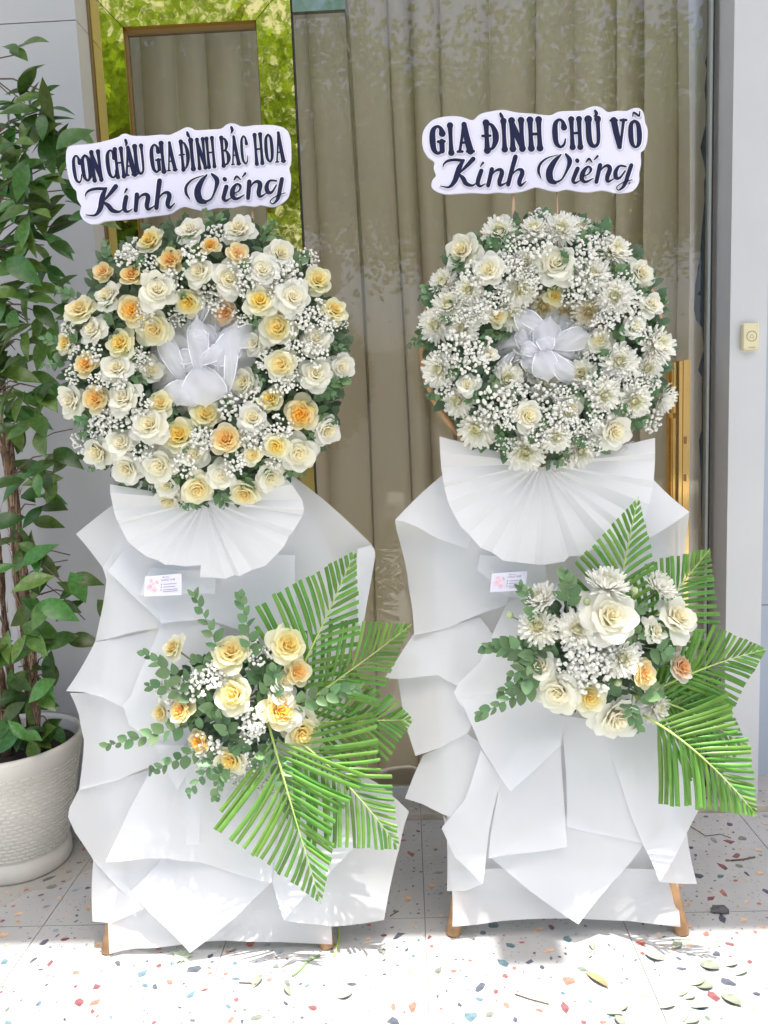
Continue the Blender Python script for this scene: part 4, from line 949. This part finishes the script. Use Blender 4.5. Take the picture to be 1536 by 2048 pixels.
# ------------------------------------------------------------------ condolence signs
def ribbon(P, W, n=7, flat=False):
    Q = catmull([(p[0], p[1], w_) for p, w_ in zip(P, W)], n) if len(P) > 2 else [Vector((P[0][0], P[0][1], W[0])), Vector((P[1][0], P[1][1], W[1]))]
    V, F = [], []; m = len(Q)
    for i, q in enumerate(Q):
        a, b = Q[max(i-1, 0)], Q[min(i+1, m-1)]; d = Vector((b.x-a.x, b.y-a.y)).normalized(); nn = Vector((-d.y, d.x))*(max(.5, q.z)*.5)
        V += [(q.x+nn.x, q.y+nn.y), (q.x-nn.x, q.y-nn.y)]
    F = [(2*i, 2*i+1, 2*i+3, 2*i+2) for i in range(m-1)]
    out = [(V, F)]
    if not flat:
        for q in (Q[0], Q[-1]):
            r = max(.5, q.z)*.5; out.append(([(q.x+r*math.cos(2*PI*k/12), q.y+r*math.sin(2*PI*k/12)) for k in range(12)], [tuple(range(12))]))
    return out
def stem_(x): return ([(x, 0), (x, .12), (x, .5), (x, .88), (x, 1)], [.40, .30, .25, .30, .40])
GL = {'I': [([(.5, 0), (.5, .12), (.5, .5), (.5, .88), (.5, 1)], [.85, .62, .52, .62, .85])],
 'C': [([(.86, .70), (.78, .90), (.52, .98), (.24, .84), (.17, .5), (.24, .16), (.52, .02), (.80, .10), (.92, .30)], [.40, .22, .17, .30, .36, .30, .18, .16, .08])],
 'O': [([(.5, .97), (.24, .84), (.17, .5), (.24, .16), (.5, .03), (.76, .16), (.83, .5), (.76, .84), (.5, .97)], [.16, .28, .34, .28, .16, .28, .34, .28, .16])],
 'N': [stem_(.2), stem_(.84), ([(.16, .98), (.5, .5), (.84, .0)], [.30, .34, .26])],
 'H': [stem_(.22), stem_(.80), ([(.22, .5), (.80, .5)], [.17, .17])],
 'A': [([(.48, .98), (.32, .5), (.15, .02)], [.20, .15, .16]), ([(.50, 1), (.64, .5), (.82, .02)], [.28, .33, .36]), ([(.30, .34), (.70, .34)], [.13, .13]), ([(.02, .02), (.32, .02)], [.14, .14]), ([(.62, .02), (1.02, .02)], [.16, .16])],
 'U': [([(.22, 1), (.22, .85), (.22, .35), (.32, .10), (.54, .02), (.74, .12), (.80, .38), (.80, .85), (.80, 1)], [.42, .30, .30, .26, .18, .18, .20, .22, .36])],
 'G': [([(.86, .72), (.76, .91), (.52, .98), (.24, .84), (.17, .5), (.24, .16), (.50, .02), (.76, .10)], [.40, .22, .17, .30, .36, .30, .18, .2]), ([(.55, .44), (.98, .44)], [.17, .17]), ([(.80, .44), (.80, .10)], [.32, .30])],
 'D': [stem_(.26), ([(.20, .96), (.58, .93), (.80, .72), (.86, .5), (.80, .28), (.58, .07), (.20, .04)], [.14, .18, .30, .36, .30, .18, .14]), ([(-.02, .53), (.50, .53)], [.15, .15])],
 'B': [stem_(.26), ([(.20, .96), (.58, .94), (.74, .76), (.60, .56), (.25, .53)], [.14, .2, .32, .18, .13]), ([(.25, .53), (.66, .50), (.85, .28), (.66, .06), (.20, .04)], [.13, .2, .36, .2, .14])],
 'V': [([(.20, .98), (.34, .5), (.50, .02)], [.36, .33, .26]), ([(.85, .98), (.70, .5), (.54, .02)], [.18, .15, .16]), ([(.0, .97), (.40, .97)], [.15, .15]), ([(.66, .97), (1.02, .97)], [.15, .15])]}
SCRIPT = [('K', [([(203,443),(208,424),(232,405),(275,398),(322,403)], [4,9,14,16,16]), ([(330,400),(306,440),(292,480),(274,530),(238,566),(185,558)], [14,26,30,26,13,4]), ([(388,393),(352,432),(300,484)], [26,20,6]), ([(300,486),(326,512),(345,544),(382,556),(408,540)], [10,24,24,13,5])]),
 ('i_acute', [([(438,466),(420,520),(418,548),(434,560),(462,545)], [24,24,22,13,5]), ([(449,416),(432,440)], [13,6])]),
 ('n', [([(503,456),(492,505),(480,556)], [24,23,22]), ([(490,512),(520,470),(552,458),(565,478),(550,530),(556,556),(596,535)], [5,10,18,25,24,15,5])]),
 ('h', [([(648,380),(626,460),(603,550)], [26,24,23]), ([(616,505),(650,466),(680,458),(690,480),(672,530),(680,556),(714,530)], [5,10,18,25,24,15,5])]),
 ('V', [([(806,512),(790,470),(800,425),(842,388),(908,368)], [5,15,14,9,4]), ([(928,366),(888,408),(858,466),(862,520),(890,538)], [8,26,36,36,22]), ([(880,538),(928,522),(962,466),(982,405),(958,364)], [16,10,14,26,13])]),
 ('i', [([(1030,452),(1010,500),(1002,526),(1014,540),(1046,525)], [24,23,21,14,5]), ([(1027,402),(1029,405)], [23,23])]),
 ('e_circumflex_acute', [([(1062,502),(1098,484),(1112,456),(1094,440),(1066,470),(1056,512),(1078,534),(1126,512)], [5,8,15,12,24,25,16,5]), ([(1082,412),(1100,392),(1119,414)], [8,13,6]), ([(1153,376),(1132,398)], [13,6])]),
 ('n', [([(1168,431),(1157,480),(1145,534)], [24,23,22]), ([(1155,488),(1186,446),(1214,434),(1228,454),(1212,506),(1218,532),(1256,512)], [5,10,18,25,24,15,5])]),
 ('g', [([(1326,440),(1288,436),(1264,470),(1266,506),(1290,508),(1322,466)], [10,13,23,23,13,8]), ([(1360,431),(1340,490),(1318,552),(1284,584),(1270,566),(1304,540),(1366,520)], [22,23,19,8,6,6,5])])]
def sign(label, grp, conv, ys, outline, letters, accents, scriptmap, sticks):
    P = [conv(*p) for p in outline]; P = [(q.x, q.y) for q in catmull([(x, y, 0) for x, y in P], 3, True)]
    W0 = [at(x, y, ys) for x, y in P]; cx_ = sum(p.x for p in W0)/len(W0); zb = min(p.z for p in W0)
    t = thing('condolence_sign', label, 'sign', (cx_, ys, zb), grp)
    n = len(W0); V = W0+[Vector((p.x, p.y+.006, p.z)) for p in W0]
    F = [tuple(range(n)), tuple(range(2*n-1, n-1, -1))]+[(i, i+n, (i+1) % n+n, (i+1) % n) for i in range(n)]
    wob('board', V, F, [M['board'], M['foam']], t, mi=[0, 0]+[1]*n)
    lay = [0]
    def put(strokes, name='letter'):
        pa = []; pb = []
        for i, (Pp, Ww) in enumerate(strokes):
            for V2, F2 in ribbon(Pp, Ww): pa.append(([at(x, y, ys-.0022-.00006*(len(pa))) for x, y in V2], F2))
            for V2, F2 in ribbon(Pp, [w_+3.4 for w_ in Ww]): pb.append(([at(x, y, ys-.0009-.00004*(len(pb))) for x, y in V2], F2))
        V, F = join(pa); o = wob('letter', V, F, M['ink'], t)
        V, F = join(pb); og = origin(t); ob('white_outline', mesh('white_outline', [v-og for v in V], F, M['inkrim']), o)
        pc = []
        for Pp, Ww in strokes:
            for V2, F2 in ribbon([(x+1.6, y+3.0) for x, y in Pp], [w_+5.0 for w_ in Ww]): pc.append(([at(x, y, ys-.0002-.00002*(len(pc))) for x, y in V2], F2))
        V, F = join(pc); ob('lavender_outline', mesh('lavender_outline', [v-og for v in V], F, M['inkshade']), o)
    for ch, x0, x1, yt, yb, ln in letters:
        Wd = (x1-x0)
        ss = []
        for Pp, Ww in GL[ch]:
            q = []
            for u, v in Pp:
                X = x0+u*Wd+ln*(v-.5)*(yb-yt); Y = yb-v*(yb-yt)-scriptmap[1]*(u-.5)*Wd; q.append(conv(X, Y))
            ss.append((q, [w_*Wd*(1.16 if Wd < 72 else 1.2)/conv.k for w_ in Ww]))
        for (ac, pts, ww) in accents:
            if ac == (ch, x0): ss.append(([conv(*p) for p in pts], [w_/conv.k for w_ in ww]))
        put(ss)
    f = scriptmap[0]
    for nm, st in SCRIPT: put([([conv(*f(x, y)) for x, y in Pp], [w_*1.15/conv.k for w_ in Ww]) for Pp, Ww in st])
    for (x, y0, y1, r) in sticks:
        V, F = tube([at(x, y0, ys+.010), at(x+2, y1, ys+.006)], r, 6); wob('stick', V, F, M['stick'], t, True)
    return t
c6 = Conv(110, 220, 3.0118); c7 = Conv(820, 190, 3.072)
SO_L = [(75,230),(110,213),(200,205),(280,192),(375,165),(400,148),(430,143),(470,155),(560,155),(640,148),(690,150),(740,128),(790,105),(820,108),(850,122),(920,118),(1000,112),(1030,90),(1060,80),(1090,85),(1130,100),(1200,92),(1280,90),(1340,95),(1390,115),(1415,160),(1422,240),(1420,320),(1410,350),(1420,400),(1418,470),(1400,530),(1350,570),(1300,583),(1240,572),(1200,582),(1130,575),(1070,590),(980,590),(900,607),(830,595),(780,583),(740,600),(690,628),(600,640),(520,650),(440,658),(350,665),(300,670),(260,685),(210,685),(170,660),(150,620),(158,580),(135,540),(128,490),(110,470),(85,420),(68,330),(66,270)]
SO_R = [(75,270),(85,215),(120,170),(160,145),(240,130),(320,135),(385,155),(430,118),(500,100),(560,92),(600,95),(660,108),(760,115),(860,125),(910,103),(980,98),(1060,95),(1090,80),(1140,68),(1180,80),(1215,105),(1270,97),(1330,98),(1370,82),(1410,82),(1435,110),(1445,170),(1460,210),(1458,280),(1440,335),(1418,355),(1420,420),(1408,480),(1408,530),(1385,575),(1340,598),(1260,600),(1180,585),(1100,597),(1030,592),(960,580),(900,593),(840,583),(770,567),(700,590),(620,603),(540,598),(470,605),(390,600),(300,605),(220,608),(160,590),(132,560),(140,520),(160,495),(145,450),(150,412),(110,380),(82,330)]
lt = [('C',100,165,272,440),('O',152,224,266,431),('N',210,285,252,422),('C',302,375,240,410),('H',350,424,234,402),('A',406,490,226,394),('U',468,547,217,387),('G',567,640,206,378),('I',625,670,200,370),('A',662,732,196,366),('D',744,814,188,358),('I',802,848,182,354),('N',846,912,176,350),('H',902,970,170,342),('B',987,1058,165,334),('A',1050,1116,160,330),('C',1112,1168,153,327),('H',1190,1260,148,322),('O',1256,1322,141,317),('A',1316,1387,137,314)]
LT = [(c, a+6, b-6, y0, y1, -.13+.06*(a/1400)) for c, a, b, y0, y1 in lt]
ACL = [(('A', 412), [(424,180),(430,200),(424,216)], [16,18,6]), (('I', 808), [(796,134),(802,152),(812,166)], [14,20,8]), (('A', 1056), [(1062,104),(1068,122),(1060,140)], [16,18,6])]
rt_ = [('G',118,218,190,362),('I',224,276,187,355),('A',282,390,180,350),('D',442,545,170,340),('I',552,604,160,334),('N',605,706,156,330),('H',716,818,152,327),('C',872,965,148,322),('H',972,1064,148,320),('U',1072,1182,148,318),('V',1232,1336,150,322),('O',1338,1428,152,325)]
RT = [(c, a+5, b-5, y0, y1, -.05) for c, a, b, y0, y1 in rt_]
ACR = [(('I', 557), [(556,114),(564,132),(576,148)], [16,22,8]), (('U', 1077), [(1138,98),(1146,116),(1130,132)], [18,20,6]), (('O', 1343), [(1368,132),(1374,108),(1392,118),(1408,128),(1412,100)], [7,12,14,12,7])]
# the script line of the left board is the right one's, turned with the board
import_map = None
A3 = [((203,443),(184,520)), ((1365,520),(1386,498)), ((648,380),(630,428)), ((185,558),(184,632))]
def affine(pairs):
    # least squares through small normal equations
    M3 = Matrix(((0,)*3,)*3); bx = Vector((0, 0, 0)); by = Vector((0, 0, 0))
    for (x, y), (X, Y) in pairs:
        v = Vector((x, y, 1))
        for i in range(3):
            for j in range(3): M3[i][j] += v[i]*v[j]
        bx += v*X; by += v*Y
    I = M3.inverted(); a, b = I @ bx, I @ by
    return lambda x, y: (a.x*x+a.y*y+a.z, b.x*x+b.y*y+b.z)
signL = sign('white cut out sign reading CON CHÁU GIA ĐÌNH BÁC HOA', 'condolence signs on sticks', c6, 1.835, SO_L, LT, ACL, (affine(A3), .12), [(338, 420, 640, .0024), (505, 420, 640, .0024)])
signR = sign('white cut out sign reading GIA ĐÌNH CHÚ VÕ', 'condolence signs on sticks', c7, 1.862, SO_R, RT, ACR, (lambda x, y: (x, y), .03), [(1026, 370, 620, .0042), (1114, 370, 620, .0024)])

# ------------------------------------------------------------------ florist's cards
def card(label, quad, yc_, pinks):
    W4 = [at(x, y, yc_) for x, y in quad]; t = thing('business_card', label, 'card', W4[3], 'florist cards pinned to the paper')
    tl, tr, br, bl = W4; xd = (tr-tl); yd = (tl-bl); nv_ = xd.cross(yd).normalized()
    if nv_.y > 0: nv_ = -nv_
    V = W4+[p-nv_*.0006 for p in W4]
    wob('card_sheet', V, [(0, 1, 2, 3), (7, 6, 5, 4), (0, 4, 5, 1), (1, 5, 6, 2), (2, 6, 7, 3), (3, 7, 4, 0)], M['card'], t)
    def pt(u, v): return bl+xd*u+yd*v+nv_*.0008
    for u, v, r in pinks:
        V = [pt(u+r*math.cos(2*PI*k/14)*(1+.2*math.sin(3*k)), v+r*1.75*math.sin(2*PI*k/14)*(1+.2*math.cos(4*k))) for k in range(14)]
        wob('pink_flower', V, [tuple(range(14))], M['pink'], t)
    x1, y1 = xd.normalized(), yd.normalized(); L = xd.length
    text('lettering', 'NÀNG THƠ', pt(.46, .70), x1, y1, L*.37, M['cardtext'], t)
    text('lettering', 'tiệm hoa', pt(.47, .86), x1, y1, L*.20, M['cardtext'], t)
    for v, s in ((.52, .36), (.38, .33), (.24, .40), (.15, .40)):
        wob('print_line', [pt(.52, v), pt(.52+s, v), pt(.52+s, v+.024), pt(.52, v+.024)], [(0, 1, 2, 3)], M['cardtext'], t)
    for v in (.52, .38, .24): wob('print_mark', [pt(.45, v-.01), pt(.475, v-.01), pt(.475, v+.05), pt(.45, v+.05)], [(0, 1, 2, 3)], M['cardtext'], t)
PK = [(.14, .46, .075), (.17, .76, .05), (.25, .60, .04), (.33, .70, .035), (.28, .30, .07), (.36, .62, .03)]
card('small white florist card pinned below the fan under the rose wreath', ((290, 1153), (363, 1147), (363, 1190), (288, 1193)), 1.790, PK)
card('small white florist card pinned below the fan under the chrysanthemum wreath', ((984, 1147), (1055, 1142), (1050, 1181), (980, 1184)), 1.822, PK)

# ------------------------------------------------------------------ potted vine
PC = (-1.200, 2.222)
pot = thing('plant_pot', 'cream round plastic pot with woven brick relief', 'plant pot', (PC[0], PC[1], 0))
prof = [(.110, .001), (.136, .001), (.141, .010), (.140, .045), (.134, .056), (.134, .062), (.150, .13), (.168, .22), (.182, .30), (.190, .335), (.196, .345), (.200, .375), (.199, .386), (.190, .388), (.186, .375), (.184, .345)]
V, F = lathe(prof, 64, (PC[0], PC[1], 0)); wob('pot_body', V, F, M['pot'], pot, True)
def prad(z):
    for (r0, z0), (r1, z1) in zip(prof[5:], prof[6:]):
        if z0 <= z <= z1: return r0+(r1-r0)*(z-z0)/(z1-z0)
    return .15
pv, pf = [], []
rows = 22
for j in range(rows):
    z0 = .066+j*(.268/rows); h = .268/rows*.62; ns = 40
    for i in range(ns):
        a0 = 2*PI*(i+(.5 if j % 2 else 0))/ns; da = 2*PI/ns*.86; k = len(pv)
        for (a, z, e) in ((a0, z0, .000), (a0+da, z0, .000), (a0+da, z0+h, .000), (a0, z0+h, .000), (a0+da*.06, z0+h*.25, .0030), (a0+da*.94, z0+h*.25, .0030), (a0+da*.94, z0+h*.8, .0030), (a0+da*.06, z0+h*.8, .0030)):
            r = prad(z)+e; pv.append((PC[0]+r*math.cos(a), PC[1]+r*math.sin(a), z))
        pf += [(k+4, k+5, k+6, k+7), (k, k+1, k+5, k+4), (k+1, k+2, k+6, k+5), (k+2, k+3, k+7, k+6), (k+3, k, k+4, k+7)]
tag(wob('woven_relief', pv, pf, M['pot'], pot), kind='stuff')
V, F = lathe([(.0, .352), (.06, .356), (.13, .350), (.183, .344)], 40, (PC[0], PC[1], 0)); wob('soil', V, F, M['soil'], pot, True)
ps = []
for k in range(40):
    a = 2*PI*k/40; r = .205+.035*math.sin(3*a+1)+.015*math.sin(7*a); ps.append((PC[0]+r*math.cos(a)+.02, PC[1]-.03+r*math.sin(a)*.95, .0009))
wob('stain', ps, [tuple(range(40))], M['stain'], floor)
vine = thing('climbing_vine', 'tall leafy vine with brown fibrous stems growing in the cream pot', 'plant', (PC[0], PC[1], .345))
stems = []
for k in range(8):
    x = PC[0]+(-.055, -.03, .0, .028, .058, .088, -.012, .044)[k]; y = PC[1]+(.03, -.05, .05, -.07, .02, -.03, -.02, .06)[k]; P = []
    top = (1.9, 2.3, 1.5, 2.25, 2.4, 1.75, 2.1, 1.3)[k]
    for j in range(13):
        z = .34+(top-.34)*j/12; P.append((x+.012*math.sin(z*4+k)+.012*(z-.3)*math.sin(k*1.9), min(2.39, y+.012*math.cos(z*3+k*2)), z))
    R_ = [(.0125-.006*j/12)*(.6+.5*((k*3) % 4)/3)*(1+.22*math.sin(j*2.3+k)) for j in range(13)]
    stems.append(P); V, F = tube(catmull(P, 3), [R_[min(12, i//3)]*(1+.10*math.sin(i*1.7)) for i in range(37)], 9); wob('stem', V, F, M['bark'], vine, True)
fv, ffa = [], []
for i in range(1100):                                # loose bark fibres
    P = rnd.choice(stems); j = rnd.uniform(0, 8.5); p = Vector(P[int(j)]).lerp(Vector(P[int(j)+1]), j % 1); a = rnd.uniform(PI, 2*PI); d = Vector((math.cos(a), math.sin(a), 0)); b = p+d*.012; l = rnd.uniform(.02, .06); k = len(fv); sw_ = Vector((-d.y, d.x, 0))*.0022
    e = b+d*rnd.uniform(.001, .012)+Vector((rnd.uniform(-.008, .008), 0, l)); fv += [b-sw_, b+sw_, e]; ffa.append((k, k+1, k+2))
tag(wob('bark_fibres', fv, ffa, M['fibre'], vine), kind='stuff')
VL = [(rnd.uniform(0, 105-25*(y_ > 560)), y_, 3) for y_ in range(190, 860, 30)]+[(30,110,2),(20,190,3),(50,205,3),(90,225,4),(70,260,3),(120,265,4),(60,320,4),(100,330,3),(25,330,3),(130,380,3),(70,410,4),(30,430,3),(110,420,3),(60,480,3),(20,500,3),(150,440,1),(90,600,2),(40,560,3),(60,640,4),(85,690,3),(30,700,3),(110,640,2),(50,770,3),(95,780,1),(20,830,3),(60,850,1),(120,905,3),(108,945,3),(70,965,3),(20,990,1),(20,1090,1),(125,1165,2),(172,1190,3),(140,1275,1),(40,1262,3),(75,1275,2),(90,1310,1),(20,1390,2),(60,1410,1),(100,1370,1),(30,1450,3),(75,1462,3),(105,1455,3),(60,1490,2)]+[(rnd.uniform(0, 100), y_, 2) for y_ in range(1010, 1500, 36)]
tw = []
for (x, y, n) in VL:
    c = at(x, y, 2.12+rnd.uniform(-.04, .14))
    z = c.z; sp = min(stems, key=lambda P: min((Vector(p)-c).length for p in P)); bp0 = min((Vector(p) for p in sp), key=lambda p: (p-c).length)
    tw.append(tube([bp0, (bp0+c)/2+Vector((0, 0, .02)), c], [.003, .0022, .0015], 5))
    for i in range(n+1):
        a = rnd.uniform(-.5, PI+.5) if y < 1330 else rnd.uniform(-.3, PI+.3)
        d = Vector((math.cos(a)*.7, -rnd.uniform(.0, .7), -abs(math.sin(a))*.9+.15 if rnd.random() < .85 else .6))
        l = rnd.uniform(.07, .115); nr = Vector((rnd.uniform(-.6, .6), -1, .9)) if rnd.random() < .8 else Vector((rnd.uniform(-1, 1), -.3, .8))
        st = c+Vector((rnd.uniform(-.03, .03), rnd.uniform(-.02, .03), rnd.uniform(-.03, .03)))
        if st.y+d.normalized().y*l > 2.40: continue
        o = ob('leaf', rnd.choice(VINE), vine, st-origin(vine), leaf_quat(d, nr), (l, l*rnd.uniform(.85, 1.1), l))
V, F = join(tw); tag(wob('twigs', V, F, M['twig'], vine, True), kind='stuff')
for (xa, ya, xb, yb) in ((70,885,145,858),(80,1160,170,1240),(70,1105,140,1110),(60,1145,135,1120),(40,340,150,342)):
    V, F = tube([at(xa, ya, 2.25), at((xa+xb)/2, (ya+yb)/2-6, 2.24), at(xb, yb, 2.23)], .0016, 5); wob('twig', V, F, M['twig'], vine, True)

# ------------------------------------------------------------------ litter on the floor
def fallen(px, py, l, ang, m, label, name='fallen_leaf', wid=.5, grp='fallen leaves on the sunny terrazzo'):
    p = fl(px, py); V = []; nv = 6; d = Vector((math.cos(ang), math.sin(ang), 0)); q = Vector((-d.y, d.x, 0))
    for j in range(nv+1):
        v = j/nv; wv = wid*l*.5*math.sin(PI*min(.98, .04+.94*v))**.8
        for u in (-1, 0, 1): V.append(d*(l*(v-.5))+q*(u*wv)+Vector((0, 0, .0016+.006*abs(u)*math.sin(PI*v)+.005*v*v)))
    o = ob(name, mesh(name, V, grid_faces(2, nv, 0), m, True), None, (p.x, p.y, 0)); return tag(o, label, 'leaf', grp)
FC = 'small green leaf in the litter on sunlit floor before the chrysanthemum stand'
for x, y, l, a, lb in ((515,1965,.055,1.2,'pointed green leaf on sunlit floor before the rose stand'),(690,1992,.05,.3,'folded pale green leaf on sunlit floor between the stands'),(575,1985,.04,2.2,'round green leaf with a bent twig on the sunlit floor'),(1185,1895,.032,1.6,'small oval leaf between the middle shadow and the palm shadow'),(1180,1915,.02,.5,None),(1310,1915,.06,2.8,'glossy leaf across the tip of the palm shadow'),(1355,1893,.045,.6,'leaf in front of the chrysanthemum stand wooden foot'),(1420,1935,.06,-.5,None),(1463,1930,.045,.1,None),(1483,1947,.05,.3,None),(1395,1965,.055,.4,None),(1410,1975,.05,-.2,None),(1365,1985,.05,.6,None),(1380,1995,.04,.2,None),(1400,2015,.055,-.1,None),(1463,2003,.065,-.9,None),(1245,2015,.05,.7,None),(1230,2030,.05,-.2,None),(1335,2015,.05,.1,None),(1370,2033,.06,.9,None),(1385,2042,.05,.2,None),(1240,2045,.04,2.0,None),(465,1903,.03,.2,'tiny leaf at the edge of the rose stand palm shadow'),(620,1862,.03,.4,'tiny leaf under the lower paper of the rose stand')):
    fallen(x, y, l*.72, a, M['fallen'], lb or FC, wid=rnd.uniform(.4, .8))
fallen(1195, 1962, .07, -.9, M['dryleaf'], 'curled brown dry leaf lying on the sunlit terrazzo', wid=.3, grp=None) if False else None
o = fallen(1195, 1962, .065, -.95, M['dryleaf'], 'curled brown dry leaf lying on the sunlit terrazzo', wid=.32)
# lobed leaf and cut stems by the left stand
p = fl(365, 1918); V = [Vector((0, 0, .004))]; 
for k in range(22):
    a = 2*PI*k/22; r = (.030 if k % 2 else .016)*(1.0+.35*math.cos(a-2.2)); V.append(Vector((r*math.cos(a), r*math.sin(a), .003+.003*math.sin(3*a))))
o = ob('lobed_leaf', mesh('lobed_leaf', V, [(0, 1+k, 1+(k+1) % 22) for k in range(22)], M['fallen'], True), None, (p.x, p.y, 0)); tag(o, 'lobed green leaf lying beside the rose stand foot', 'leaf')
def cut(pts, label, m, r=.002, cat='twig', name='fallen_twig'):
    W_ = [fl(x, y, .0025) for x, y in pts]; og = W_[0].copy(); og.z = 0; V, F = tube([p-og for p in W_], r, 5)
    return tag(ob(name, mesh(name, V, F, m, True), None, og), label, cat)
cut([(640,1910),(615,1922),(600,1940),(585,1952)], 'cut green stem lying across the palm shadow by the rose stand', M['stem'], .0035, 'stem', 'cut_stem')
cut([(676,1855),(678,1875),(672,1900),(668,1912)], 'cut pale stem standing out beside the rose stand wooden foot', M['rachis'], .003, 'stem', 'cut_stem')
cut([(1463,1721),(1485,1719),(1510,1714)], 'short dark twig on shaded terrazzo near the white pillar', M['twig'], .0025)
cut([(1380,1652),(1412,1672),(1440,1668),(1462,1676)], 'thin branching dry twig on shaded terrazzo beyond the chrysanthemum stand', M['twig'], .0011)
cut([(1030,1988),(1060,1998),(1098,2008)], 'thin dark twig in the middle shadow on the floor', M['twig'], .0013)
cut([(478,1965),(500,1966),(515,1970)], 'small bent twig beside the round green leaf', M['twig'], .0015)
cut([(780,1832),(790,1826),(797,1822)], 'tiny dark twig on terrazzo between the two stands', M['twig'], .0012)
p = fl(1443, 1824); V, F = ico((0, 0, .006), .018, rnd); V = [Vector((v.x*1.5, v.y, max(.0003, v.z*.75))) for v in V]
tag(ob('pebble', mesh('pebble', V, F, M['stone'], False), None, (p.x, p.y, 0)), 'dark grey pebble on the tile joint near the white pillar', 'pebble')
